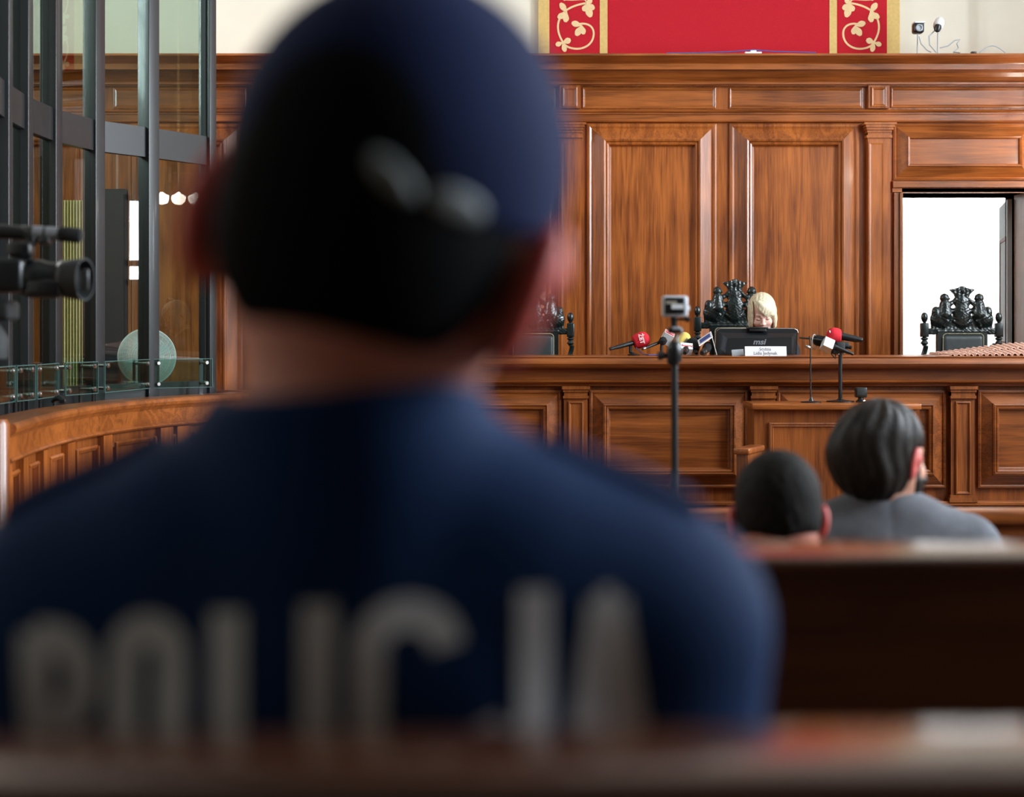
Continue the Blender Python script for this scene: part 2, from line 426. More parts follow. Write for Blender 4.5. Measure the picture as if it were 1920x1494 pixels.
BIG2 = [(0,0),(0,.012),(.012,.018),(.022,.010),(.026,.014),(.086,.050),(.09,.060),(.102,.056),(.108,.036)]
obj('overdoor_panel', MB().panel(PX(1674, WF), PX(1936, WF), PZ(338, WF), PZ(232, WF), WF, BIG2), W_H, pan, smooth=False)
obj('frieze_panel', MB().panel(PX(1952, WF), PX(2200, WF), PZ(202, WF), PZ(164, WF), WF, SML), W_H, pan, smooth=False)
obj('wall_panel', MB().panel(PX(1985, WF), PX(2230, WF), zb, zt, WF, BIG), W_V, pan, smooth=False)
obj('door_head_rail', prof_x(WF, [(339,0),(340,.040),(351,.040),(353,.02),(360,.02),(361.5,0)], PX(1672, WF), PX(1946, WF), WF+.02), W_H, pan, smooth=False)
# door casing and leaf
dr = thing('door_1', (dx0, WF, 0), 'open doorway with oak casing and grey painted door leaf on the right', None, kind='structure')
mb = MB().box(dx0-.055, dx0, WF-.03, YF+.2, 0, dz1).box(dx1, dx1+.055, WF-.03, YF+.2, 0, dz1).box(dx0-.018, dx0-.0, WF-.045, WF-.02, 0, dz1)
mb.box(dx0, dx1, WF-.02, YF+.2, dz1, dz1+.03)
obj('door_casing', mb, W_DOORF, dr, smooth=False)
hx, hy = dx1-.01, YF+.05
ang = math.atan2(.85, (1881-960)/FP*11.86-hx)
L = Matrix.Translation((hx, hy, 0)) @ Matrix.Rotation(ang, 4, 'Z')
leaf = MB().box(0, .84, -.02, .02, .32, dz1-.02, L)
lf = obj('door_leaf', leaf, M_DOORG, dr, smooth=False)
g = MB()
for (xa, xb, za, zc) in ((.12,.72,.5,1.15),(.12,.72,1.3,dz1-.27)):
    for (a,b_,c_,d_) in ((xa,xb,za,za+.025),(xa,xb,zc-.025,zc),(xa,xa+.03,za,zc),(xb-.03,xb,za,zc)):
        g.box(a,b_,.02,.026,c_,d_,L); g.box(a,b_,-.026,-.02,c_,d_,L)
obj('door_moulding', g, M_MAROON, lf, smooth=False)
obj('door_handle', MB().tube([L@Vector((.78,.02,1.3)), L@Vector((.78,.07,1.3)), L@Vector((.68,.07,1.3))], .009), M_STEEL, lf)

# side and left panelling so that the glass shows oak behind it
sp = struct('trim_1', MB().box(XL, XL+.06, 3.0, WF, 0, 2.9), W_V, smooth=False)

# ------------------------------------------------------------------ raised dais floor and judges bench
DF = 9.25
deskL, deskR = -1.42, 4.9
struct('trim_2', MB().box(deskL, XR, DF+.06, WF, 0, .30), M_FLOOR, smooth=False)
jb = thing('judges_bench', (1.8, DF, 0), 'long raised oak judges bench with moulded panels running across the room', 'bench')
TOPZ = PZ(668, 9.1)
obj('desktop', MB().extx(deskL, deskR, [(y, z) for y, z in [(9.68, TOPZ), (9.68, TOPZ-.035), (9.2, TOPZ-.035)]] + [(DF-o, z) for o, z in ((.06, PZ(691.5, 9.17)), (.13, PZ(690.5, 9.12)), (.150, PZ(687, 9.1)), (.160, PZ(682, 9.1)), (.158, PZ(676, 9.1)), (.15, PZ(671.5, 9.1)), (.155, TOPZ-.004), (.15, TOPZ))]), W_DH, jb, angle=30)
obj('frieze_rail', MB().extx(deskL+.03, deskR, [(DF+.03, PZ(690, DF)), (DF-.06, PZ(691, DF-.06)), (DF-.06, PZ(711.5, DF-.06)), (DF-.085, PZ(713, DF-.085)), (DF-.095, PZ(715.5, DF-.095)), (DF-.085, PZ(718, DF-.085)), (DF-.055, PZ(719.5, DF-.055)), (DF-.05, PZ(723.5, DF-.05)), (DF, PZ(725, DF)), (DF+.03, PZ(725, DF))]), W_DH, jb, angle=25)
obj('front_board', MB().box(deskL+.06, deskR, DF, DF+.05, .0, TOPZ-.05), W_DV, jb, smooth=False)
DSK = [(0,0),(0,.022),(.010,.026),(.018,.022),(.020,.016),(.074,.048),(.076,.060),(.086,.064),(.094,.056),(.098,.060),(.108,.056),(.114,.030),(.120,.028)]
for (a, b_) in ((355, 703), (731, 1053), (1105, 1402), (1456, 1772), (1832, 2155)):
    obj('front_panel', MB().panel(PX(a, DF), PX(b_, DF), PZ(914, DF), PZ(731, DF), DF, DSK), W_DH, jb, smooth=False)
for c in (717, 1079, 1429, 1801, 2180):
    s = MB().box(PX(c-22, DF), PX(c+22, DF), DF-.045, DF, .0, PZ(735, DF-.045))
    s.panel(PX(c-14, DF), PX(c+14, DF), PZ(925, DF), PZ(752, DF), DF-.045, [(0,0),(0,.010),(.006,.012),(.016,.003)])
    pl_ = obj('front_pilaster', s, W_DV, jb, smooth=False)
    cp = MB()
    for (ya, yb, o, e) in ((724,730,.075,26),(730,735,.065,24),(735,742,.055,22),(742,747,.062,24)):
        cp.box(PX(c-e, DF), PX(c+e, DF), DF-o, DF, PZ(yb, DF-o), PZ(ya, DF-o))
    obj('capital', cp, W_DV, pl_, smooth=False)
    cp = MB()
    for (ya, yb, o, e) in ((928,934,.055,24),(934,942,.065,26)):
        cp.box(PX(c-e, DF), PX(c+e, DF), DF-o, DF, PZ(yb, DF-o), PZ(ya, DF-o))
    obj('foot_moulding', cp, W_DV, pl_, smooth=False)
obj('plinth', MB().extx(deskL+.05, deskR, [(DF+.02, PZ(938, DF)), (DF-.05, PZ(938, DF)), (DF-.06, PZ(941, DF)), (DF-.06, PZ(945, DF)), (DF-.035, PZ(948, DF)), (DF-.035, 0), (DF+.02, 0)]), W_DH, jb, smooth=False)
# witness stand
ws = thing('witness_stand', (PX(1568, 8.7), 8.75, 0), 'oak witness stand with pale front edge in front of judges bench', 'stand')
z = PZ(757, 8.5)
obj('top_board', MB().cbox(((PX(1410,8.5)+PX(1728,8.5))/2, 8.675, z-.016), (PX(1728,8.5)-PX(1410,8.5), .35, .032), b=.006), W_H, ws, angle=30)
obj('cabinet_body', MB().box(PX(1414,8.56), PX(1724,8.56), 8.56, 8.82, 0, z-.032), W_DV, ws, smooth=False)
obj('front_panel', MB().panel(PX(1441,8.56), PX(1700,8.56), .35, PZ(792,8.56), 8.56, [(0,0),(0,.016),(.008,.020),(.014,.014),(.020,.016),(.026,.004)]), W_DV, ws, smooth=False)
# low side rail of the stand
wr = thing('low_wooden_railing', (PX(1392, 8.2), 8.2, 0), 'low oak handrail end beside the witness stand, above short-haired mans head', 'railing')
Lr = Matrix.Translation((PX(1402, 8.2), 8.15, 0)) @ Matrix.Rotation(R(-24), 4, 'Z')
zr = PZ(834, 8.2)
obj('handrail', MB().cbox(Lr@Vector((0,0,zr-.02)), (.085, .30, .032), Lr.to_3x3().to_4x4(), b=.010), W_DH, wr, angle=30)
obj('railing_panel', MB().box(-.03,.03,-.13,.13,0,zr-.03, Lr), W_DV, wr, smooth=False)

# ------------------------------------------------------------------ wall hanging
hg = thing('red_wall_hanging', (PX(1348, 10.95), 10.97, 3.1), 'red wall hanging with gold bands and vine borders above the panelling', 'hanging')
YH = 10.965; z0, z1 = 3.10, 5.6
def hs(px): return PX(px, YH)
obj('red_field', MB().box(hs(1030), hs(1663), YH, YH+.02, z0, z1), M_RED, hg, smooth=False)
for a, b_ in ((1009.5,1030),(1663,1687)): obj('gold_border', MB().box(hs(a), hs(b_), YH-.001, YH+.02, z0, z1), M_GOLD, hg, smooth=False)
for a, b_ in ((1124.5,1139),(1555,1569)): obj('gold_stripe', MB().box(hs(a), hs(b_), YH-.004, YH, z0, z1), M_GOLD, hg, smooth=False)
def ribbon(mb, pts, wd, y, th=.003):
    """flat strip in XZ"""
    n = len(pts); L_=[]; R_=[]
    for i,(x,z_) in enumerate(pts):
        a = pts[max(i-1,0)]; b2 = pts[min(i+1,n-1)]
        dx, dz = b2[0]-a[0], b2[1]-a[1]; l = math.hypot(dx,dz) or 1
        w_ = wd(i/(n-1)) if callable(wd) else wd
        L_.append((x-dz/l*w_/2, y, z_+dx/l*w_/2)); R_.append((x+dz/l*w_/2, y, z_-dx/l*w_/2))
    vs = L_+R_+[(v[0],y-th,v[2]) for v in L_]+[(v[0],y-th,v[2]) for v in R_]
    fs = []
    for i in range(n-1):
        fs += [(2*n+i,2*n+i+1,3*n+i+1,3*n+i),(i,i+1,2*n+i+1,2*n+i),(n+i+1,n+i,3*n+i,3*n+i+1)]
    mb.add(vs, fs)
def bez(p, n=14):
    out=[]
    for i in range(n+1):
        t=i/n; a=(1-t)**3; b_=3*t*(1-t)**2; c=3*t*t*(1-t); d=t**3
        out.append((a*p[0][0]+b_*p[1][0]+c*p[2][0]+d*p[3][0], a*p[0][1]+b_*p[1][1]+c*p[2][1]+d*p[3][1]))
    return out
def vine(mirror, oy):
    mb = MB()
    cx = 1077 if not mirror else 1617
    def T(u, v):      # u, v in px relative to the band centre, top of photo = 0
        return (PX(cx+(-u if mirror else u), YH), PZ(v-oy, YH))
    def stem(pts, w_=.013): 
        q=[]; 
        for seg in pts: q += bez([T(*p) for p in seg])
        ribbon(mb, q, w_, YH, .003)
    def leaf_(u, v, an, ln, wd):
        mb.k = getattr(mb, 'k', 0)+1
        a = R(an); pts=[]
        for i in range(9):
            t=i/8; pts.append(T(u+math.cos(a)*ln*t, v+math.sin(a)*ln*t))
        ribbon(mb, pts, lambda t: .006+wd*max(0,math.sin(PI*min(1,t**1.3)*.93))/277., YH, .0036+.0004*(mb.k % 7))
    stem([[(2,47),(22,40),(38,48),(36,66)],[(36,66),(34,86),(14,94),(-2,91)],[(-2,91),(-14,89),(-18,85),(-22,78)]])
    stem([[(-22,78),(-30,66),(-34,50),(-28,36)],[(-28,36),(-24,22),(-6,10),(22,6)]])
    stem([[(22,6),(24,-8),(4,4),(-24,-2)]], .010)
    for a, ln, wd in ((195,20,10),(120,22,11),(78,17,9)): leaf_(14, 48, a, ln, wd)
    for a, ln, wd in ((235,22,10),(100,18,10),(150,20,10)): leaf_(-14, 24, a, ln, wd)
    for a, ln, wd in ((110,14,9),(70,26,12),(30,18,10),(-40,14,8)): leaf_(22, 8, a, ln, wd)
    for a, ln, wd in ((-20,16,10),(75,18,8),(160,14,8)): leaf_(-22, 80, a, ln, wd)
    return mb
for mir in (False, True):
    for n_, oy in enumerate((0, 96, 192, 288)):
        mbv = vine(mir, oy)
        obj('vine_scroll', mbv, M_VINE, hg, smooth=False)

# small spot cameras and cables on the cornice
ZT = PZ(100, 10.5)
def cornice_camera(name, px, py, rr, lab, silver):
    d = 10.62; c = P(px, py, d)
    t = thing(name, (c.x, d, ZT), lab, 'security camera')
    obj('stem', MB().tube([(c.x-.005, d, ZT), (c.x-.002, d, c.z-.03), (c.x, d, c.z)], .004, 8), M_GPL, t)
    obj('clip', MB().cbox((c.x-.003, d, ZT+.004), (.05,.05,.008)), M_BLACK, t)
    if silver:
        Mh = Matrix.Translation(c+Vector((.006,.01,.008))) @ Matrix.Rotation(R(14), 4, 'Y')
        hd = obj('housing', MB().lathe([(.003,-.050),(.020,-.042),(.032,-.020),(.035,.008),(.028,.036),(.014,.050),(.002,.053)], Mh, 24), M_WPL, t)
        obj('lens_face', MB().lathe([(.003,-.036),(.018,-.028),(.025,-.006),(.020,.014),(.003,.022)], Matrix.Translation(c+Vector((-.008,-.024,-.014))) @ Matrix.Rotation(R(14), 4, 'Y'), 20), M_BLACK, hd)
    else:
        hd = obj('housing', MB().cbox(c, (.07,.08,.072), b=.016), M_BLACK, t)
        obj('lens_ring', MB().lathe([(.022,0),(.024,.012),(.018,.016),(.014,.006)], Matrix.Translation(c+Vector((-.002,-.035,-.005))) @ Matrix.Rotation(PI/2, 4, 'X')), M_GPL, hd)
        obj('cover', MB().cbox(c+Vector((.004,0,.034)), (.072,.085,.012), b=.005), M_WPL, hd)
    return t
cornice_camera('security_camera', 1721, 53, .03, 'small black boxy camera on a thin stem, left of the two on cornice', False)
cornice_camera('security_camera', 1759, 48, .03, 'small camera with pale shell on a thin stem, right of the two on cornice', True)
def cable(pts, r_, m, lab, name='cable'):
    o = obj(name, MB().tube(pts, r_, 6), m); tag(o, lab, 'cable'); return o
def arc(px0, py0, px1, py1, top, d, n=12):
    return [P(px0+(px1-px0)*i/n, (py0+(py1-py0)*i/n)-math.sin(PI*i/n)*top, d) for i in range(n+1)]
cable(arc(1836, 99, 1885, 99, 13, 10.6), .0035, M_GPL, 'thin grey cable arching above the cornice at far right')
cable([P(1723,68,10.6), P(1727,82,10.6), P(1738,94,10.58), P(1746,98,10.55)], .0042, M_GPL, 'thin grey cable drooping from the black boxy camera')
cable([P(1752,58,10.64), P(1742,68,10.6), P(1743,84,10.6), P(1755,98,10.55)], .0042, M_GPL, 'thin grey cable looping left of the pale shelled camera')
cable([P(1762,90,10.7), P(1778,86,10.7), P(1790,76,10.7), P(1800,74,10.7), P(1794,82,10.7), P(1797,90,10.7), P(1788,98,10.65), P(1800,99,10.6)], .004, M_GPL, 'tangled grey wires on cornice right of the small cameras')
cable([P(1250,99.4,10.52), P(1310,99,10.52), P(1370,97,10.52), P(1413,93.5,10.52), P(1450,96.5,10.52), P(1530,98.6,10.52)], .004, M_INKB, 'thin bluish cable lying along cornice below the red hanging')
t = MB().cbox((PX(1413,10.5), 10.52, ZT+.006), (.11,.03,.012), b=.003); t.cbox((PX(1413,10.5), 10.52, ZT+.016), (.04,.03,.012), b=.005)
tag(obj('junction_clip', t, M_WPL), 'small white cable clip on cornice below the red hanging', 'cable clip')
tag(obj('junction_clip', MB().cbox((PX(1827,10.5), 10.52, ZT+.007), (.035,.03,.014), b=.003), M_BLACK), 'small dark cable clip at the right end of cornice', 'cable clip')

# ------------------------------------------------------------------ implicit surfaces -> mesh
def axis(*segs):
    out = []
    for lo, hi, h in segs:
        n = max(1, int(round((hi-lo)/h))); a = np.linspace(lo, hi, n+1)
        out += list(a if not out else a[1:])
    return np.array(out, dtype=np.float32)
def surf(fn, ax, ay, az):
    X, Y, Z = np.meshgrid(ax, ay, az, indexing='ij')
    D = fn((X, Y, Z)).astype(np.float32)
    neg = D < 0
    cells = np.zeros([s-1 for s in D.shape], dtype=np.uint8)
    for i in (0,1):
        for j in (0,1):
            for k_ in (0,1):
                cells += neg[i:D.shape[0]-1+i, j:D.shape[1]-1+j, k_:D.shape[2]-1+k_]
    act = (cells > 0) & (cells < 8)
    ci, cj, ck_ = np.nonzero(act)
    idx = -np.ones(act.shape, dtype=np.int64); idx[ci, cj, ck_] = np.arange(len(ci))
    acc = np.zeros((len(ci), 3)); cnt = np.zeros(len(ci))
    corners = [(0,0,0),(1,0,0),(0,1,0),(1,1,0),(0,0,1),(1,0,1),(0,1,1),(1,1,1)]
    for a in range(8):
        for b in range(a+1, 8):
            A, B = corners[a], corners[b]
            if sum(abs(A[q]-B[q]) for q in range(3)) != 1: continue
            da = D[ci+A[0], cj+A[1], ck_+A[2]]; db = D[ci+B[0], cj+B[1], ck_+B[2]]
            m = (da < 0) != (db < 0)
            t = np.where(m, da/np.where(m, da-db, 1), 0)
            pa = np.stack([ax[ci+A[0]], ay[cj+A[1]], az[ck_+A[2]]], 1); pb = np.stack([ax[ci+B[0]], ay[cj+B[1]], az[ck_+B[2]]], 1)
            acc += np.where(m[:,None], pa+(pb-pa)*t[:,None], 0); cnt += m
    V = acc/cnt[:,None]
    F = []
    def quads(axn):
        sh = [s-1 if q == axn else s for q, s in enumerate(D.shape)]
        a = neg[tuple(slice(0, s) for s in sh)]
        off = [0,0,0]; off[axn] = 1
        b = neg[tuple(slice(off[q], off[q]+sh[q]) for q in range(3))]
        ii = np.stack(np.nonzero(a != b), 1)
        o1, o2 = [q for q in range(3) if q != axn]
        ok = (ii[:,o1] > 0) & (ii[:,o2] > 0) & (ii[:,o1] < D.shape[o1]-1) & (ii[:,o2] < D.shape[o2]-1)
        ii = ii[ok]
        flip = a[tuple(ii.T)]
        def c(d1, d2):
            j = ii.copy(); j[:,o1] -= d1; j[:,o2] -= d2; return idx[tuple(j.T)]
        q = np.stack([c(1,1), c(0,1), c(0,0), c(1,0)], 1)
        if axn == 1: flip = ~flip
        q[~flip] = q[~flip][:, ::-1]
        return q
    F = np.concatenate([quads(0), quads(1), quads(2)])
    return V, F
def smin(a, b, k_):
    h = np.clip(0.5+0.5*(b-a)/k_, 0, 1); return b*(1-h)+a*h-k_*h*(1-h)
def smax(a, b, k_): return -smin(-a, -b, k_)
def rotp(p, c, Rm):
    """coordinates of p in the frame Rm (3x3, local->parent) placed at c"""
    x, y, z_ = p[0]-c[0], p[1]-c[1], p[2]-c[2]
    return (x*Rm[0][0]+y*Rm[1][0]+z_*Rm[2][0], x*Rm[0][1]+y*Rm[1][1]+z_*Rm[2][1], x*Rm[0][2]+y*Rm[1][2]+z_*Rm[2][2])
def ell(p, c, r, Rm=None):
    if Rm is None: x, y, z_ = p[0]-c[0], p[1]-c[1], p[2]-c[2]
    else: x, y, z_ = rotp(p, c, Rm)
    k0 = np.sqrt((x/r[0])**2+(y/r[1])**2+(z_/r[2])**2)+1e-6
    k1 = np.sqrt((x/r[0]**2)**2+(y/r[1]**2)**2+(z_/r[2]**2)**2)+1e-6
    return k0*(k0-1)/k1
def cap(p, a, b, ra, rb=None):
    rb = ra if rb is None else rb
    ab = [b[i]-a[i] for i in range(3)]; L2 = sum(q*q for q in ab)+1e-9
    h = np.clip(((p[0]-a[0])*ab[0]+(p[1]-a[1])*ab[1]+(p[2]-a[2])*ab[2])/L2, 0, 1)
    d = np.sqrt((p[0]-a[0]-ab[0]*h)**2+(p[1]-a[1]-ab[1]*h)**2+(p[2]-a[2]-ab[2]*h)**2)
    return d-(ra+(rb-ra)*h)
def rbox(p, c, s, r):
    q = [np.abs(p[i]-c[i])-s[i]/2+r for i in range(3)]
    o = np.sqrt(np.maximum(q[0],0)**2+np.maximum(q[1],0)**2+np.maximum(q[2],0)**2)
    return o+np.minimum(np.maximum(q[0], np.maximum(q[1], q[2])), 0)-r
def sobj(name, fn, axes, m, parent=None, M=None, local=False, label=None):
    """implicit part; M maps its own coordinates to world"""
    V, F = surf(fn, *axes)
    if M is not None:
        A = np.array(M); V = V @ A[:3,:3].T+A[:3,3]
    me = bpy.data.meshes.new(name); me.from_pydata(V.tolist(), [], F.tolist())
    for p_ in me.polygons: p_.use_smooth = True
    me.materials.append(m)
    o = bpy.data.objects.new(name, me); COL.objects.link(o)
    if parent is not None:
        o.parent = parent; ROOT[o.name] = ROOT[parent.name]
        if not local: me.transform(Matrix.Translation(-ROOT[parent.name]))
    if label: o['label'] = label
    return o

# ------------------------------------------------------------------ carved chairs (local: origin on the floor, front towards -Y)
CS = 1/1.0
K = .000450
ZB = 1.238-.30            # local height of the line where the desk edge crosses the right chair
def U(cx): return (cx-920)*K
def VV(cy): return ZB+(1255-cy)*K
def crest_fn(p):
    x, y, z_ = np.abs(p[0]), p[1], p[2]; q = (x, y, z_)
    g = lambda u: u*K
    d = rbox(q, (0,0,VV(905)), (g(960), .030, g(85)), .008)                       # bottom rail
    d = smin(d, rbox(q, (0,0,VV(800)), (g(860), .026, g(200)), .012), .010)
    d = smin(d, ell(q, (0,-.008,VV(650)), (g(128), .028, g(225))), .008)          # shield / vase
    d = smin(d, ell(q, (0,-.004,VV(480)), (g(128), .026, g(85))), .010)
    d = smin(d, rbox(q, (0,.004,VV(735)), (g(830), .018, g(160)), .008), .016)
    d = smin(d, rbox(q, (0,.004,VV(650)), (g(560), .018, g(150)), .008), .016)
    d = smin(d, ell(q, (g(300),-.006,VV(730)), (g(135), .030, g(115))), .014)     # seated haunches
    d = smin(d, ell(q, (g(365),-.006,VV(640)), (g(58), .026, g(85))), .010)
    d = smin(d, cap(q, (g(235),-.006,VV(660)), (g(240),-.006,VV(530)), g(98), g(74)), .014)   # torso
    d = smin(d, cap(q, (g(240),0,VV(520)), (g(238),0,VV(470)), g(36), g(34)), .006)
    d = smin(d, ell(q, (g(243),-.004,VV(440)), (g(62), .030, g(68))), .005)       # head
    d = smin(d, cap(q, (g(215),-.008,VV(445)), (g(178),-.008,VV(448)), g(26), g(13)), .004)   # muzzle
    d = smin(d, cap(q, (g(200),-.006,VV(470)), (g(186),-.006,VV(492)), g(14), g(9)), .003)
    d = smin(d, cap(q, (g(215),-.010,VV(560)), (g(165),-.012,VV(520)), g(40), g(32)), .006)   # upper arm
    d = smin(d, cap(q, (g(165),-.012,VV(520)), (g(90),-.014,VV(455)), g(32), g(24)), .006)
    d = smin(d, cap(q, (g(230),-.014,VV(640)), (g(110),-.016,VV(615)), g(26), g(20)), .006)   # lower arm
    d = smin(d, cap(q, (g(330),-.018,VV(700)), (g(215),-.024,VV(760)), g(40), g(26)), .008)   # thigh
    d = smin(d, cap(q, (g(215),-.024,VV(760)), (g(250),-.02,VV(840)), g(26), g(20)), .008)
    d = smin(d, cap(q, (g(120),-.016,VV(760)), (g(30),-.018,VV(820)), g(16), g(16)), .008)
    d = smin(d, rbox(q, (0,-.002,VV(905)), (g(700), .036, g(22)), .004), .004)
    # crown
    u = x/K; v = (VV(0)-z_)/K        # crop rows
    wdt = 92+np.clip((425-v)/95, 0, 1)**1.6*72
    top = 300+ (u/175.)**2*26 - 26*np.exp(-(u/50.)**2) - 7*np.abs(np.sin(u*PI/58.))
    cr = np.maximum(np.maximum((u-wdt)*K, (top-v)*K), (v-440)*K)
    cr = smax(cr, np.abs(y+.004)-.020-.002*np.cos(u*PI/29.), .004)
    d = smin(d, cr, .003)
    d = smin(d, ell(q, (0,-.02,VV(330)), (g(22), .016, g(45))), .006)
    # carving texture
    d = d+.0011*np.sin(x*210+np.sin(z_*120)*2)*np.sin(z_*190+x*60)
    d = smax(d, -(ell(q, (g(122),0,VV(558)), (g(33), .08, g(23)))), .003)
    d = smax(d, -(ell(q, (g(140),0,VV(670)), (g(18), .08, g(16)))), .003)
    return d
def make_chair(loc, label):
    t = thing('carved_armchair', (0,0,0), label, 'chair', 'three carved high backed judges chairs')
    h = .0030
    sobj('carved_crest', crest_fn, (axis((-.235,.235,h)), axis((-.06,.045,.005)), axis((VV(960),VV(255),h))), M_CARVE, t, local=True)
    for s in (-1, 1):
        cx = s*.2345
        post = MB()
        Mx = Matrix.Translation((cx, 0, 0))
        post.cbox((cx, 0, VV(885)), (.047,.047,.088), b=.006)
        post.lathe([(.018,VV(842)),(.024,VV(838)),(.024,VV(828)),(.015,VV(815)),(.010,VV(796)),(.010,VV(785))], Mx, 16)
        post.lathe([(.018,VV(928)),(.012,VV(985)),(.022,VV(1000)),(.024,VV(1010)),(.013,VV(1030)),(.022,VV(1062)),(.024,VV(1070)),(.012,VV(1098)),(.016,VV(1108))], Mx, 16)
        # twisted shaft
        n = 46; za = VV(1105); zc = .52
        pts = []; rr = []
        for i in range(n):
            tt = i/(n-1); a = tt*16
            pts.append((cx+.009*math.cos(a), .009*math.sin(a), za+(zc-za)*tt)); rr.append(.0155)
        post.tube(pts, rr, 10)
        post.cbox((cx, 0, .46), (.05,.05,.13), b=.005)
        obj('back_post', post, M_CARVE, t, local=True)
        obj('finial', MB().lathe([(.008,VV(790)),(.010,VV(772)),(.016,VV(755)),(.0205,VV(725)),(.021,VV(700)),(.0175,VV(665)),(.010,VV(645)),(.002,VV(639))], Mx, 18), M_CARVE, t, local=True)
        lg = MB(); lg.lathe([(.02,0),(.026,.02),(.018,.05),(.024,.09),(.014,.12),(.022,.2),(.022,.3),(.014,.36),(.024,.40)], Mx, 14)
        obj('leg', lg, M_CARVE, t, local=True)
        lg = MB(); lg.lathe([(.02,0),(.026,.02),(.018,.05),(.024,.09),(.014,.12),(.022,.2),(.022,.3),(.014,.36),(.024,.42),(.02,.62),(.024,.66)], Matrix.Translation((cx,-.46,0)), 14)
        obj('leg', lg, M_CARVE, t, local=True)
        obj('armrest', MB().tube([(cx,0,.70),(cx,-.15,.71),(cx,-.32,.69),(cx,-.46,.675),(cx,-.51,.655)], [.016,.018,.022,.026,.02], 12), M_CARVE, t, local=True)
    def rr(x0, x1, z0, z1, r, n=6):
        out = []
        for cx, cz, a0 in ((x1-r,z1-r,0),(x0+r,z1-r,90)):
            for i in range(n+1): a = R(a0+90*i/n); out.append((cx+r*math.cos(a), cz+r*math.sin(a)))
        return out+[(x0,z0),(x1,z0)]
    fr = MB().prism(rr(-350*K, 350*K, .50, VV(915), .012), -.020, .022)
    obj('back_frame', fr, M_CARVE, t, local=True)
    def pad(p): return rbox(p, (0,-.018,(VV(935)+.56)/2-.01), (570*K, .05, VV(935)-.56), .022)
    bk = sobj('backrest_pad', pad, (axis((-.15,.15,.006)), axis((-.06,.02,.004)), axis((.50,VV(900),.008))), M_LEATHER, t, local=True)
    nl = MB(); path = []
    xa, zt_ = 284*K, VV(936); rc = 52*K
    zz = .56
    while zz < zt_-rc: path.append((-xa, zz)); zz += .0075
    for i in range(6): a = R(180-18*i); path.append((-xa+rc+rc*math.cos(a), zt_-rc+rc*math.sin(a)))
    xx = -xa+rc
    while xx < xa-rc: path.append((xx, zt_)); xx += .0075
    for i in range(6): a = R(90-18*i); path.append((xa-rc+rc*math.cos(a), zt_-rc+rc*math.sin(a)))
    zz = zt_-rc
    while zz > .56: path.append((xa, zz)); zz -= .0075
    for x_, z_ in path:
        nl.lathe([(.0027,0),(.0020,.0016),(.0004,.0024)], Matrix.Translation((x_, -.0405, z_)) @ Matrix.Rotation(PI/2, 4, 'X'), 6)
    n_ = obj('nail_trim', nl, M_NAIL, t, local=True); n_.parent = bk
    obj('seat', MB().cbox((0,-.23,.455), (.46,.46,.09), b=.03), M_LEATHER, t, local=True)
    obj('seat_rail', MB().cbox((0,-.23,.39), (.47,.46,.05), b=.006), M_CARVE, t, local=True)
    t.location = loc
    return t
ch = make_chair((PX(1803, 10.1), 10.1, .30), 'carved dark judges chair in front of the bright doorway')
c2 = copy_tree(ch); c2.location = (PX(1377, 10.15), 10.15, .30); c2.scale = (1,1,1.034); c2['label'] = 'carved dark judges chair behind the blonde woman'
c3 = copy_tree(ch); c3.location = (PX(1000, 10.1), 10.1, .30); c3['label'] = 'carved dark judges chair beside the policemans ear, partly hidden'

# ------------------------------------------------------------------ things on the judges bench
DT = TOPZ+.001
mo = thing('computer_monitor', (PX(1420, 9.42), 9.42, DT), 'black computer monitor seen from behind on the judges bench', 'monitor')
ym = 9.42
def mx(px): return PX(px, ym)
def mz(py): return PZ(py, ym)
prof_m = [(mx(1344), mz(621)), (mx(1350), mz(616.5)), (mx(1490), mz(616.5)), (mx(1496), mz(621)), (mx(1494), DT+.004), (mx(1341), DT+.004)]
obj('bezel', MB().prism(prof_m, ym, ym+.03), M_BLACK, mo)
hump = MB(); a0 = [(mx(1346), mz(622)), (mx(1494), mz(622)), (mx(1491), DT+.006), (mx(1343), DT+.006)]
a1 = [(mx(1362), mz(634)), (mx(1482), mz(632)), (mx(1482), DT+.008), (mx(1358), DT+.008)]
vs = [(x, ym, z_) for x, z_ in a0]+[(x, ym-.045, z_) for x, z_ in a1]
hump.add(vs, [(4,5,6,7)]+[(i, (i+1)%4, 4+(i+1)%4, 4+i) for i in range(4)])
obj('rear_shell', hump, M_BLACK, mo, smooth=False)
obj('top_edge_trim', MB().tube([(mx(1344.5), ym+.012, mz(623)), (mx(1346), ym+.012, mz(618.5)), (mx(1351), ym+.012, mz(616)), (mx(1489), ym+.012, mz(616)), (mx(1495), ym+.012, mz(618.5)), (mx(1496.5), ym+.012, mz(623))], .0032, 8), M_STEEL, mo, label='bright metal edge line')
obj('logo', text_mb('msi', .046, Matrix.Translation((mx(1421), ym-.0462, mz(641))), shear=.25, bold=.0012, sx=1.15), M_LOGO, mo, smooth=False)
obj('stand_base', MB().cbox((mx(1420), ym+.05, DT+.004), (.26,.16,.008), b=.003), M_BLACK, mo)
sc_ = MB().cbox((mx(1420), ym+.008, mz(616)-.001+.004), (.125,.055,.014), b=.005); sc_.cbox((mx(1420), ym-.018, mz(616)-.010), (.10,.012,.014), b=.004)
tag(obj('document_camera', sc_, M_BLACK), 'flat black webcam clipped over the monitor top edge', 'webcam')
yn = 9.16
nc = thing('name_card', (PX(1436, yn), yn, DT), 'folded white name card with grey lettering in front of monitor', 'sign')
cw, chh = PX(1475, yn)-PX(1397, yn), PZ(649, yn)-DT
Mn = Matrix.Translation((PX(1436, yn), yn, DT)) @ Matrix.Rotation(R(-10), 4, 'X')
obj('card', MB().box(-cw/2, cw/2, 0, .0012, 0, chh, Mn), M_PAPER, nc, smooth=False)
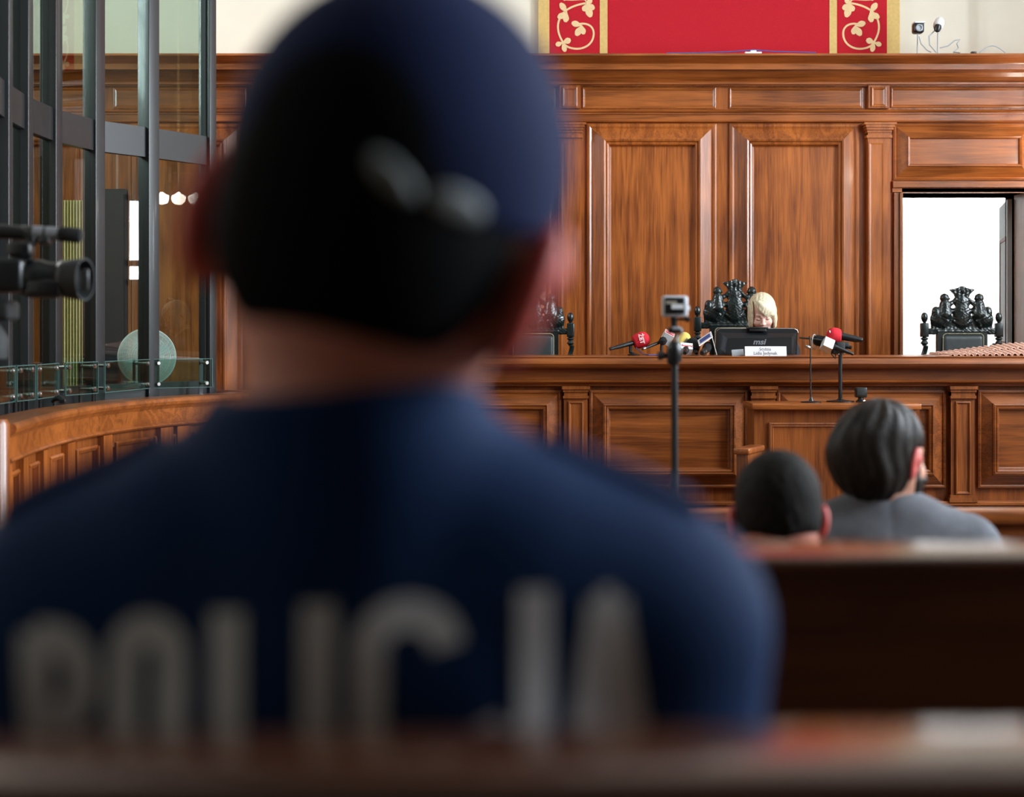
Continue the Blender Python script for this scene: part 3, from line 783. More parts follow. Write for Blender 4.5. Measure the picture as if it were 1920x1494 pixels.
obj('card_back', MB().box(-cw/2, cw/2, 0, .0012, 0, chh, Matrix.Translation((PX(1436, yn), yn+.0205, DT)) @ Matrix.Rotation(R(10), 4, 'X')), M_PAPER, nc, smooth=False)
obj('lettering', text_mb('S\u0119dzia', .026, Mn @ Matrix.Translation((-.003, -.0006, chh*.70))), M_INK, nc, smooth=False)
obj('lettering', text_mb('Lidia Jedynak', .026, Mn @ Matrix.Translation((-.002, -.0006, chh*.28))), M_INK, nc, smooth=False)
gc = MB().box(-.034,.034,0,.008,0,.038, Matrix.Translation((PX(1384, 9.2), 9.2, DT)) @ Matrix.Rotation(R(-12), 4, 'X') @ Matrix.Rotation(R(-4), 4, 'Y'))
tag(obj('grey_tag_card', gc, M_GPL, smooth=False), 'small greenish grey card standing left of the white name card', 'card')

def vecframe(a, b):
    """matrix whose +Z runs from a to b, placed at a"""
    a, b = Vector(a), Vector(b)
    return Matrix.Translation(a) @ (b-a).to_track_quat('Z', 'Y').to_matrix().to_4x4()
def foam(r, l, n=10):
    pr = [(r*.55, -.004), (r*.80, 0)]
    for i in range(n+1):
        a = PI/2*i/n; pr.append((r*math.cos(a)*1.0+.0001, l-r*.9+math.sin(a)*r*.9))
    pr.insert(2, (r*.97, l*.25))
    return pr
def mic(name, tail, neck, tip, r_head, label, m_head, r_body=.012, head='foam', group='broadcast microphones on the judges bench', stand=None):
    tail, neck, tip = Vector(tail), Vector(neck), Vector(tip)
    t = thing(name, tail, label, 'microphone', group)
    L_ = (neck-tail).length
    Mb = vecframe(tail, neck)
    obj('handle', MB().lathe([(r_body*.7,0),(r_body*.8,.004),(r_body*.75,L_*.15),(r_body,L_*.3),(r_body*1.1,L_*.8),(r_body*1.25,L_)], Mb, 16), M_BLACK, t)
    obj('windscreen' if head == 'foam' else 'mic_head', MB().lathe(foam(r_head, (tip-neck).length), vecframe(neck, tip), 22), m_head, t)
    return t, Mb
# red windscreen mic on the left
d = 9.45
m1, Mb = mic('microphone', P(1143,654.5,d-.05), P(1189,642,d), P(1217,632,d+.02), .047, 'black microphone with red windscreen bearing white letters, left of tripod', M_MRED, .0125)
txt = text_mb('\u017bET', .035, Matrix.Translation(P(1202.5,635,d-.046)) @ Matrix.Rotation(R(75), 4, 'Y'), bold=.0012)
obj('lettering', txt, M_WPL, m1, smooth=False)
obj('desk_stand', MB().tube([P(1182,647,d), P(1182,660,d-.02), Vector((PX(1188,d-.02), d-.02, DT+.006))], .010, 10).lathe([(.035,0),(.035,.006),(.01,.010)], Matrix.Translation((PX(1188,d-.02), d-.02, DT)), 18), M_BLACKM, m1)
cable([P(1193,652,9.42), P(1199,658,9.38), P(1206,664,9.33), Vector((PX(1216,9.3), 9.3, DT+.004)), Vector((PX(1260,9.35), 9.35, DT+.004))], .003, M_INKB, 'thin violet cable curling on the bench below the red microphone')
# cube flag microphone
def flag(t, c, Mr, sz, body_m, txts=(), wall=.003):
    """hollow four sided flag around the microphone axis (local z)"""
    a, b_, c_ = sz
    MM = Matrix.Translation(c) @ Mr
    f = MB().box(-a/2,a/2,-b_/2,-b_/2+wall,-c_/2,c_/2,MM).box(-a/2,a/2,b_/2-wall,b_/2,-c_/2,c_/2,MM).box(-a/2,-a/2+wall,-b_/2,b_/2,-c_/2,c_/2,MM).box(a/2-wall,a/2,-b_/2,b_/2,-c_/2,c_/2,MM).box(-a/2,a/2,-b_/2,b_/2,c_/2-wall,c_/2,MM)
    fo = obj('mic_flag', f, body_m, t, smooth=False)
    return fo, MM
d = 9.40
m2, Mb = mic('microphone', P(1204,655,d-.06), P(1243,639,d), P(1252,634.5,d+.03), .020, 'slim black microphone with white boxy flag, its handle pointing down left', M_FOAM, .0085)
ax2 = (P(1252,634.5,d+.03)-P(1204,655,d-.06)).normalized()
obj('handle_tip', MB().lathe([(.007,0),(.008,.004),(.008,.016),(.006,.018)], vecframe(P(1206,654,d-.058), P(1243,639,d)), 12), M_STEEL, m2)
obj('mic_ball', MB().lathe([(.0001,-.026),(.016,-.02),(.026,0),(.016,.02),(.0001,.026)], Matrix.Translation(P(1243,639,d-.03)), 16), M_FOAM, m2)
Mq = Matrix.Rotation(R(28), 4, 'Y') @ Matrix.Rotation(R(20), 4, 'X')
fo, MM = flag(m2, P(1251,633,d+.028), Mq, (.062,.070,.066), M_WPL)
obj('flag_stripe', MB().box(-.026,.026,-.024,.024,.0331,.0345, MM), M_INKR, m2, smooth=False)
obj('lettering', text_mb('RADIO', .016, MM @ Matrix.Translation((0,0,.0347)) @ Matrix.Rotation(R(-90), 4, 'X'), bold=.0004), M_WPL, m2, smooth=False)
obj('desk_stand', MB().tube([P(1241,642,d), P(1240,655,d), Vector((PX(1240,d), d, DT+.006))], .008, 8).lathe([(.03,0),(.03,.006),(.01,.010)], Matrix.Translation((PX(1240,d), d, DT)), 16), M_BLACKM, m2)
# yellow windscreen
d = 9.48
m3, Mb = mic('microphone', P(1262,661,d-.10), P(1275,647,d-.02), P(1289,625,d+.01), .034, 'microphone with yellow windscreen and black letters between the flags', M_MYEL, .011)
obj('lettering', text_mb('RMF', .026, Matrix.Translation(P(1287,641,d-.052)) @ Matrix.Rotation(R(-55), 4, 'Y') @ Matrix.Rotation(R(25), 4, 'Z'), bold=.001), M_INKK, m3, smooth=False)
# white flag with red lettering
d = 9.30
m4, Mb = mic('microphone', P(1284,662,d-.10), P(1285,658,d-.04), P(1287,653,d+.02), .020, 'microphone with white flag and red lettering in front of the yellow windscreen', M_FOAM, .014)
Mq = Matrix.Rotation(R(6), 4, 'Y') @ Matrix.Rotation(R(38), 4, 'X')
fo, MM = flag(m4, P(1286.5,654,d+.01), Mq, (.072,.058,.046), M_WPL)
obj('lettering', text_mb('SuperN', .021, MM @ Matrix.Translation((0,0,.0236)) @ Matrix.Rotation(R(-90), 4, 'X'), bold=.0006, shear=.2), M_INKR, m4, smooth=False)
# black foam
d = 9.42
m5, Mb = mic('microphone', P(1306,663,d-.08), P(1302,657,d-.01), P(1297,634,d+.03), .034, 'plain black foam microphone between the yellow one and the tent flag', M_FOAM, .012)
# tent flag
d = 9.34
m6, Mb = mic('microphone', P(1316,662,d-.14), P(1322,657,d-.05), P(1330,645,d+.01), .026, 'microphone with white tent shaped flag and blue lettering left of monitor', M_FOAM, .017)
obj('grip_ring', MB().lathe([(.020,0),(.022,.006),(.020,.012)], vecframe(P(1319,661,d-.09), P(1322,657,d-.05)), 16), M_STEEL, m6)
pk = P(1334, 631, d); pl1 = P(1309, 648, d-.03); pr1 = P(1343, 665, d+.02)
for (q0, q1, tx, rt) in ((pl1, pk, 'RADIO', 33), (pk, pr1, 'RADIO', 0)):
    a = q0; b_ = q1; dirv = (b_-a); nrm = Vector((-dirv.z, 0, dirv.x)).normalized()
    if nrm.z < 0: nrm = -nrm
    vs = []
    for yy in (-.045, .030):
        for off in (0, -.004):
            vs += [a+Vector((0,yy,(yy+.045)*.42))+nrm*off, b_+Vector((0,yy,(yy+.045)*.42))+nrm*off]
    obj('mic_flag', MB().add(vs, [(0,1,5,4),(2,6,7,3),(0,2,3,1),(4,5,7,6),(0,4,6,2),(1,3,7,5)]), M_WPL, m6, smooth=False)
    band = MB()
    vs = []
    for t0, t1, y0_, y1_ in ((.12,.88,-.030,.016),):
        for yy in (y0_, y1_):
            for tt in (t0, t1):
                p_ = a+dirv*tt+Vector((0,yy,(yy+.045)*.42))+nrm*.0006; vs.append(p_)
    band.add(vs, [(0,1,3,2)])
    obj('flag_print', band, M_INKB if q0 is pl1 else M_INKB, m6, smooth=False)
# right group: table mic stand with cluster
st = thing('microphone_stand', (PX(1575,8.72), 8.72, PZ(757,8.5)), 'black upright microphone stand carrying the cluster right of monitor', 'stand')
zs = PZ(757,8.5)
dS = 8.72
obj('pole', MB().tube([(PX(1575.5,dS), dS, zs), (PX(1575.5,dS), dS, PZ(660,dS))], .0105, 14), M_BLACK, st)
obj('inner_rod', MB().tube([(PX(1572,dS), dS-.008, PZ(665,dS)), (PX(1572,dS), dS-.008, PZ(652,dS))], .004, 8), M_STEEL, st)
obj('base', MB().lathe([(.075,0),(.075,.006),(.02,.012),(.012,.02)], Matrix.Translation((PX(1575.5,dS), dS, zs)), 24), M_BLACK, st)
cl = MB().cbox(P(1575,651,dS), (.05,.045,.06), b=.01).cbox(P(1567,655,dS), (.04,.03,.05), b=.008).cbox(P(1583,646,dS), (.05,.035,.03), b=.008)
cl.tube([P(1560,655,dS), P(1559,664,dS), P(1566,672,dS), P(1567,663,dS)], .004, 8)
obj('clamp', cl, M_BLACKM, st)
obj('boom_arm', MB().tube([P(1500,633,dS+.1), P(1530,636,dS), P(1566,642,dS)], .005, 8).tube([P(1536,656,dS), P(1566,643,dS)], .003, 8), M_BLACK, st)
obj('clamp_knob', MB().tube([P(1582,664,dS-.02), P(1584,660,dS-.02), P(1590,659,dS-.02)], .006, 8), M_STEEL, st)
gR = 'microphones clustered on the stand right of monitor'
m7, _ = mic('microphone', P(1617,638,dS), P(1576,630,dS+.02), P(1549,628.5,dS+.03), .045, 'black microphone with red windscreen pointing left, right of monitor', M_MRED, .018, group=gR)
obj('lettering', text_mb('RMF', .022, Matrix.Translation(P(1562,621,dS-.005)) @ Matrix.Rotation(R(-8), 4, 'Y') @ Matrix.Rotation(R(-45), 4, 'X'), bold=.001), M_WPL, m7, smooth=False)
m8, _ = mic('microphone', P(1597,652,dS-.01), P(1560,644,dS+.03), P(1524,636,dS+.05), .030, 'black foam microphone with pale ring, leftmost of the cluster right of monitor', M_FOAM, .013, group=gR)
obj('pale_ring', MB().tube([P(1530+9*math.cos(a)*.45-3, 641+14*math.sin(a), dS+.03+.02*math.cos(a)) for a in [2*PI*i/20 for i in range(21)]], .0028, 6), M_GPL, m8)
m9, _ = mic('microphone', P(1600,664,dS-.03), P(1566,650,dS-.02), P(1546,643,dS-.01), .018, 'microphone with white four sided flag, middle of the cluster right of monitor', M_FOAM, .011, group=gR)
Mq = vecframe((0,0,0), P(1546,643,dS)-P(1566,652,dS)) @ Matrix.Rotation(R(30), 4, 'Z')
flag(m9, P(1551,647,dS-.03), Mq, (.060,.060,.056), M_WPL)
# thin gooseneck stand
gs = thing('gooseneck_stand', (PX(1523,8.64), 8.64, zs), 'very thin black stand left of the thicker microphone stand', 'stand')
obj('rod', MB().tube([(PX(1521,8.64),8.64,zs),(PX(1520,8.64),8.64,PZ(740,8.64)),(PX(1519.5,8.64),8.64,PZ(650,8.64)),(PX(1518,8.64),8.64,PZ(630,8.64))], .0042, 8), M_BLACK, gs)
obj('base', MB().lathe([(.055,0),(.055,.005),(.015,.010),(.008,.022),(.006,.03)], Matrix.Translation((PX(1521,8.64),8.64,zs)), 24), M_BLACK, gs)
obj('tension_knob', MB().tube([P(1510,649,8.64), P(1514,650,8.64), P(1519,652,8.64)], [.008,.011,.006], 10), M_STEEL, gs)
# small action camera on the stand
ac = thing('small_action_camera', (PX(1614,8.68), 8.68, zs), 'small black cube camera on the witness stand above the grey shirted man', 'camera')
obj('camera_body', MB().cbox(P(1614,735.5,8.68), (.062,.05,.056), b=.008), M_BLACK, ac)
obj('rear_screen', MB().cbox(P(1614.5,735,8.655), (.044,.004,.036), b=.001), M_BLACKM, ac)
obj('mini_mount', MB().lathe([(.026,0),(.028,.006),(.016,.016),(.014,.03),(.020,.036)], Matrix.Translation((PX(1614,8.68), 8.68, zs)), 18), M_BLACK, ac)
obj('mount_screw', MB().tube([P(1618,752,8.64), P(1621,751,8.645)], .006, 8), M_STEEL, ac)

# terracotta roof model lying on the bench
rm = thing('model_tiled_roof', (PX(1850,9.45), 9.5, DT), 'pale terracotta model roof of small curved tiles on the bench right end', 'roof model')
x0r, x1r, x2r = PX(1752,9.4), PX(1915,9.4), PX(2150,9.4)
hR = PZ(646,9.7)-DT
sl = MB()
vs = [(x0r,9.22,DT),(x2r,9.22,DT),(x2r,9.66,DT),(x0r,9.66,DT),(x1r,9.58,DT+hR-.012),(x2r,9.58,DT+hR+.01),(x2r,9.66,DT+hR-.02),(x1r,9.66,DT+hR-.03)]
sl.add(vs, [(0,1,5,4),(4,5,6,7),(0,4,7,3),(3,7,6,2),(0,3,2,1),(1,2,6,5)])
obj('roof_board', sl, M_CLAY, rm, smooth=False)
tl = MB(); wdt = .036
nx = int((x2r-x0r)/wdt)
for row in range(2):
    for i in range(nx):
        x = x0r+.02+i*wdt+(row%2)*.012
        f = min(1, max(0, (x-x0r)/(x1r-x0r)))
        if f < .06: continue
        ya = 9.215+row*.18; yb = ya+.195
        zA = DT+hR*f*(ya-9.22)/.36+.004; zB_ = DT+hR*f*(yb-9.22)/.36
        if row == 0: zA = DT+.0005
        r0, r1 = .0185*(.5+.5*f), .014
        vs=[]; fs=[]
        for (yy, zz, rr_) in ((ya, zA, r0), (yb, zB_, r1)):
            for s_ in (1, .74):
                for k_ in range(8):
                    a = PI*k_/7; vs.append((x+rr_*s_*math.cos(a), yy, zz+rr_*s_*math.sin(a)))
        for k_ in range(7):
            fs += [(k_, k_+1, 17+k_, 16+k_), (8+k_+1, 8+k_, 24+k_, 25+k_), (k_+1, k_, 8+k_, 9+k_), (16+k_, 17+k_, 25+k_, 24+k_)]
        fs += [(0,16,24,8),(7,15,31,23)]
        tl.add(vs, fs)
o = obj('roof_tiles', tl, M_CLAY, rm); o['kind'] = 'stuff'

# ------------------------------------------------------------------ curved barrier, glass dock, fan
def catmull(pts, n=8):
    out = []
    for i in range(len(pts)-1):
        p0 = Vector(pts[max(i-1,0)]); p1 = Vector(pts[i]); p2 = Vector(pts[i+1]); p3 = Vector(pts[min(i+2,len(pts)-1)])
        for k_ in range(n):
            t = k_/n
            out.append(.5*((2*p1)+(p2-p0)*t+(2*p0-5*p1+4*p2-p3)*t*t+(-p0+3*p1-3*p2+p3)*t**3))
    out.append(Vector(pts[-1])); return out
bp_ = catmull([(-1.49, 9.10), (-1.53, 9.02), (-1.66, 8.72), (-1.86, 8.30), (-1.975, 7.76), (-2.01, 7.24), (-1.985, 6.62), (-1.915, 6.02)], 10)
def offs(path, i0, i1, out):
    res = []
    for i in range(i0, i1+1):
        a = path[max(i-1,0)]; b = path[min(i+1,len(path)-1)]; t = (b-a).normalized(); n = Vector((-t.y, t.x))
        if n.x < 0: n = -n
        res.append(path[i]+n*out)
    return res
def sweep(path, i0, i1, prof):
    """prof closed list of (out, z)"""
    mb = MB(); n = len(prof); cols = [offs(path, i0, i1, o) for o, z_ in prof]
    m = i1-i0+1; vs = []; fs = []
    for j in range(m):
        for k_ in range(n): vs.append((cols[k_][j].x, cols[k_][j].y, prof[k_][1]))
    for j in range(m-1):
        for k_ in range(n):
            k2 = (k_+1) % n; fs.append((j*n+k_, j*n+k2, (j+1)*n+k2, (j+1)*n+k_))
    fs += [tuple(range(n-1,-1,-1)), tuple((m-1)*n+k_ for k_ in range(n))]
    return mb.add(vs, fs)
ZB_ = 1.05; NB = len(bp_)-1
br = thing('curved_wooden_barrier', (-1.9, 7.6, 0), 'curved oak barrier with pilasters running below the glass dock at left', 'barrier')
obj('top_rail', sweep(bp_, 0, NB, [(-.13,ZB_),(-.13,ZB_-.04),(-.02,ZB_-.055),(.025,ZB_-.055),(.03,ZB_-.045),(.045,ZB_-.035),(.05,ZB_-.02),(.045,ZB_-.006),(.035,ZB_)]), W_H, br, angle=30)
obj('frieze_rail', sweep(bp_, 0, NB, [(-.06,ZB_-.05),(.02,ZB_-.055),(.02,ZB_-.128),(.030,ZB_-.134),(.034,ZB_-.142),(.026,ZB_-.150),(.0,ZB_-.158),(-.06,ZB_-.158)]), W_H, br, angle=25)
obj('panel_board', sweep(bp_, 0, NB, [(-.06,ZB_-.15),(-.015,ZB_-.15),(-.015,0),(-.06,0)]), W_DV, br, angle=30)
def idx_px(px):
    return min(range(len(bp_)), key=lambda i: abs(960+FP*bp_[i].x/bp_[i].y-px))
pil_i = [8, 16, 25, idx_px(305), idx_px(200), idx_px(125), idx_px(80), idx_px(44), NB-1]
pil_i = sorted(set(pil_i))
def fine(a, b, n=6):
    return [bp_[a]+(bp_[b]-bp_[a])*i/n for i in range(n+1)]
for i in pil_i:
    a = max(i-1, 0); b = min(i+1, NB); t = (bp_[b]-bp_[a]).normalized(); c = bp_[i]
    pth = [c-t*.055, c+t*.055]
    obj('pilaster', sweep(pth, 0, 1, [(-.02,ZB_-.156),(.018,ZB_-.156),(.018,0),(-.02,0)]), W_V, br, smooth=False)
for a, b in zip(pil_i[:-1], pil_i[1:]):
    if b-a < 3: continue
    ta = bp_[a]+(bp_[b]-bp_[a]).normalized()*.10; tb = bp_[b]-(bp_[b]-bp_[a]).normalized()*.10
    seg = [q for q in bp_[a+1:b] if (q-bp_[a]).length > .10 and (q-bp_[b]).length > .10]
    pth = [ta]+seg+[tb]; m = len(pth)-1
    pm_ = sweep(pth, 0, m, [(-.02,ZB_-.20),(.006,ZB_-.195),(.012,ZB_-.205),(.002,ZB_-.22),(-.02,ZB_-.22)])
    e = sweep(pth, 0, m, [(-.02,ZB_-.40),(.010,ZB_-.40),(.014,ZB_-.41),(.002,ZB_-.425),(-.02,ZB_-.425)]); pm_.add(e.v, e.f)
    for q in (pth[:2], pth[-2:]):
        q0 = q[0] if q is not pth[-2:] else q[0]
    for q, s in ((ta, 1), (tb, -1)):
        dr_ = (tb-ta).normalized()*s; e = sweep([q, q+dr_*.02], 0, 1, [(-.02,ZB_-.20),(.009,ZB_-.20),(.009,ZB_-.42),(-.02,ZB_-.42)]); pm_.add(e.v, e.f)
    obj('panel_moulding', pm_, W_V, br, smooth=False)
obj('end_post', MB().lathe([(.05,0),(.05,ZB_+.0),(.04,ZB_+.02)], Matrix.Translation((-1.925, 5.97, 0)), 16), W_DV, br)

gd = thing('glass_dock', (-2.1, 8.0, 0), 'tall dark metal framed glass dock with curved row of panes at left', 'glass enclosure')
gv = [Vector((PX(px, d), d)) for px, d in ((389,9.05),(278.5,8.65),(176,8.33),(96,7.9),(41,7.45),(2,7.05),(-34,6.6),(-62,6.15))]
TZ0, TZ1, PZ1, CZ = 2.335, 2.495, 1.12, 3.75
for i, v in enumerate(gv):
    a = gv[max(i-1,0)]; b = gv[min(i+1,len(gv)-1)]; t = (b-a).normalized()
    ang = math.atan2(t.y, t.x)
    if i == 0: ang = math.atan2((gv[1]-gv[0]).y, (gv[1]-gv[0]).x)
    wd = .055 if i == 0 else .080
    obj('mullion', MB().cbox((v.x, v.y, CZ/2), (wd, .085, CZ), Matrix.Rotation(ang, 4, 'Z'), b=.004), M_ALU, gd, angle=30)
for i in range(len(gv)-1):
    a, b = gv[i], gv[i+1]; c = (a+b)/2; L_ = (b-a).length-.05; ang = math.atan2((b-a).y, (b-a).x)
    Mx = Matrix.Translation((c.x, c.y, 0)) @ Matrix.Rotation(ang, 4, 'Z')
    obj('transom', MB().box(-L_/2,L_/2,-.022,.022,TZ0,TZ1,Mx), M_ALU, gd, smooth=False)
    obj('plinth_panel', MB().box(-L_/2,L_/2,-.022,.022,0,PZ1,Mx), M_ALU, gd, smooth=False)
    obj('head_beam', MB().box(-L_/2,L_/2,-.03,.03,CZ-.15,CZ,Mx), M_ALU, gd, smooth=False)
    for z0_, z1_ in ((PZ1, TZ0), (TZ1, CZ-.15)):
        obj('glass_pane', MB().box(-L_/2,L_/2,-.003,.003,z0_,z1_,Mx), M_PANE, gd, smooth=False)
        fr_ = MB()
        for s in (-1, 1): fr_.box(s*L_/2-.012, s*L_/2+.012, -.016,.016, z0_, z1_, Mx)
        obj('pane_bead', fr_, M_BLACKM, gd, smooth=False)
# glass shelf screen on small clamps
gr = thing('glass_balustrade', (-2.0, 7.9, ZB_-.1), 'low clear glass screen held by small steel clamps along barrier top', 'glass screen')
def rail_pt(px):
    T = [(-30,6.55),(0,6.85),(60,7.17),(112,7.59),(190,7.98),(283,8.62),(398,8.82)]
    for (a, da), (b, db) in zip(T[:-1], T[1:]):
        if px <= b or b == 398:
            d = da+(db-da)*(px-a)/(b-a); return Vector((PX(px, d), d))
GZ0, GZ1 = 1.090, 1.247
for a, b in ((398,285),(281,196),(183,122),(109,69),(65,31),(27,-26)):
    A, B = rail_pt(a), rail_pt(b); t = (B-A).normalized(); n = Vector((-t.y, t.x)); n = n if n.x > 0 else -n
    L_ = (B-A).length; ang = math.atan2(t.y, t.x); Mx = Matrix.Translation((A.x, A.y, 0)) @ Matrix.Rotation(ang, 4, 'Z')
    pn = obj('glass_pane', MB().box(0,L_,-.004,.004,GZ0,GZ1,Mx), M_RAILG, gr, smooth=False)
    obj('glass_edge', MB().box(0,L_,-.0042,.0042,GZ1-.0025,GZ1+.0006,Mx).box(0,L_,-.0042,.0042,GZ0-.0006,GZ0+.002,Mx).box(-.001,.002,-.0042,.0042,GZ0,GZ1,Mx).box(L_-.002,L_+.001,-.0042,.0042,GZ0,GZ1,Mx), M_GEDGE, pn, smooth=False)
    for s in (.035, L_-.035):
        for zz in (GZ0+.022, GZ1-.022):
            c = A+t*s
            Q = Matrix.Translation((c.x, c.y, zz)) @ Vector((n.x, n.y, 0)).to_track_quat('Z', 'Y').to_matrix().to_4x4()
            obj('clamp', MB().lathe([(.008,-.075),(.008,-.006),(.012,-.005),(.012,.008),(.009,.012)], Q, 12), M_STEEL, gr)
        c = A+t*s-n*.075
        obj('upright', MB().cbox((c.x, c.y, (ZB_-.2+GZ1)/2), (.022,.008,GZ1-ZB_+.2), Matrix.Rotation(ang, 4, 'Z')), M_ALU, gr, smooth=False)
# little black object on the ledge
o = obj('desk_microphone', MB().tube([P(97,754,7.4), P(104,748,7.4), P(112,746,7.38), P(121,753,7.36)], [.006,.012,.016,.010], 10).cbox(P(118,752,7.36), (.03,.03,.02), b=.005), M_BLACK)
tag(o, 'small black device lying on ledge behind the curved barrier', 'microphone')
# fan
fn_ = thing('pedestal_fan', (PX(275.5, 9.5), 9.5, 0), 'round white mesh pedestal fan behind the glass dock', 'fan')
fc = P(275.5, 669, 9.5); fr0 = .167
Mf = Matrix.Translation(fc) @ Matrix.Rotation(R(18), 4, 'Z') @ Matrix.Rotation(PI/2, 4, 'X')
def ring(mb, r_, z_, th, M_, n=48, k=6): mb.tube([M_ @ Vector((r_*math.cos(2*PI*i/n), r_*math.sin(2*PI*i/n), z_)) for i in range(n+1)], th, k, caps=False)
g1 = MB()
for i in range(26):
    r_ = .018+(fr0-.018)*i/25; ring(g1, r_, .045-.035*(r_/fr0)**3, .0019, Mf, 40, 4)
for i in range(40):
    a = 2*PI*i/40; g1.tube([Mf @ Vector((r_*math.cos(a+r_*3), r_*math.sin(a+r_*3), .046-.035*(r_/fr0)**3)) for r_ in (.02,.06,.10,.135,fr0)], .0011, 4, caps=False)
obj('front_grille', g1, M_FANW, fn_)
g2 = MB()
for i in range(12):
    r_ = .02+(fr0-.02)*i/11; ring(g2, r_, -.045+.03*(r_/fr0)**3, .0014, Mf, 40, 4)
for i in range(30):
    a = 2*PI*i/30; g2.tube([Mf @ Vector((r_*math.cos(a), r_*math.sin(a), -.045+.03*(r_/fr0)**3)) for r_ in (.02,.08,.13,fr0)], .0012, 4, caps=False)
obj('rear_grille', g2, M_FANW, fn_)
g3 = MB(); ring(g3, fr0, 0, .005, Mf, 48, 8); obj('grille_rim', g3, M_FANW, fn_)
for i in range(4):
    a = PI/2*i+.4; bl = MB(); vs = []
    for j in range(6):
        r_ = .02+.12*j/5; wd = .5+.15*math.sin(j)
        for s in (-1, 1): vs.append(Mf @ Vector((r_*math.cos(a+s*wd*.6), r_*math.sin(a+s*wd*.6), .012*s)))
        for s in (-1, 1): vs.append(Mf @ Vector((r_*math.cos(a+s*wd*.6), r_*math.sin(a+s*wd*.6), .012*s-.002)))
    fs = []
    for j in range(5):
        b = j*4; fs += [(b,b+1,b+5,b+4),(b+2,b+6,b+7,b+3),(b,b+4,b+6,b+2),(b+1,b+3,b+7,b+5)]
    fs += [(0,2,3,1),(20,21,23,22)]
    obj('fan_blade', bl.add(vs, fs), M_GPL, fn_)
obj('motor_housing', MB().lathe([(.02,-.14),(.045,-.13),(.05,-.06),(.03,-.045),(.02,.02),(.018,.046)], Mf, 20), M_WPL, fn_)
obj('pole', MB().tube([(fc.x+.03, fc.y+.1, .03), (fc.x+.03, fc.y+.1, fc.z-.03)], .012, 12), M_WPL, fn_)
obj('base', MB().lathe([(.19,0),(.19,.012),(.06,.03),(.016,.05)], Matrix.Translation((fc.x+.03, fc.y+.1, 0)), 28), M_WPL, fn_)
# dark slab added on the back wall to darken the dock glass
d2_ = thing('dock_dark_backing', (PX(211,WF), WF-.02, 0), 'tall dark blue slab added on the back wall to darken the dock glass', None, kind='structure')
obj('door_leaf', MB().box(PX(184,10.72), PX(237,10.72), 10.70, 10.74, 0, PZ(354,10.7)).box(PX(190,10.69), PX(231,10.69), 10.685, 10.70, .3, PZ(364,10.69)), pm('dark_blue_backing', (.010,.016,.024), .5, noise=.1), d2_, smooth=False)  # the leaf is only the added dark slab
# yellow strip added behind the dock to imitate a reflection in its glass
cu_ = MB(); xa, xb = PX(119, 10.7), PX(160, 10.7); n = 40; vs = []
for i in range(n+1):
    x = xa+(xb-xa)*i/n; y = 10.68+.018*math.sin(i*1.15)
    vs += [(x, y, .9), (x, y, 2.27), (x, y+.006, .9), (x, y+.006, 2.27)]
fs = []
for i in range(n):
    b = i*4; fs += [(b,b+4,b+5,b+1),(b+2,b+3,b+7,b+6),(b+1,b+5,b+7,b+3),(b,b+2,b+6,b+4)]
fs += [(0,1,3,2),(n*4,n*4+2,n*4+3,n*4+1)]
cu_.add(vs, fs)
tag(obj('curtain_reflection', cu_, M_CURT_REFL), 'narrow yellow strip behind the dock imitating a reflection in its glass', 'curtain_reflection')

# hanging lamp near the right wall (its reflection shows in the dock glass)
cx_, cy_, cz_ = 3.60, 10.385, 2.584
chd = thing('hanging_lamp', (cx_, cy_, ZC-.02), 'hanging brass lamp with three lit glass bowls, seen mirrored in dock glass', 'lamp')
obj('rod', MB().tube([(cx_,cy_,ZC-.02),(cx_,cy_,cz_+.22)], .012, 10).lathe([(.06,0),(.05,-.03),(.014,-.05)], Matrix.Translation((cx_,cy_,ZC-.02)), 16), M_BRASS, chd)
for i, s in enumerate((-1, 0, 1)):
    bx, by = cx_+s*.042, cy_-s*.142
    am = obj('lamp_arm', MB().tube([(cx_,cy_,cz_+.23),(cx_+s*.03,cy_-s*.1,cz_+.24),(bx,by,cz_+.17),(bx,by,cz_+.08)], .007, 8), M_BRASS, chd)
    obj('glass_bowl', MB().lathe([(.01,-.050),(.035,-.045),(.058,-.022),(.066,.01),(.060,.03),(.02,.05),(.012,.06)], Matrix.Translation((bx,by,cz_)), 24), M_LAMP, am)

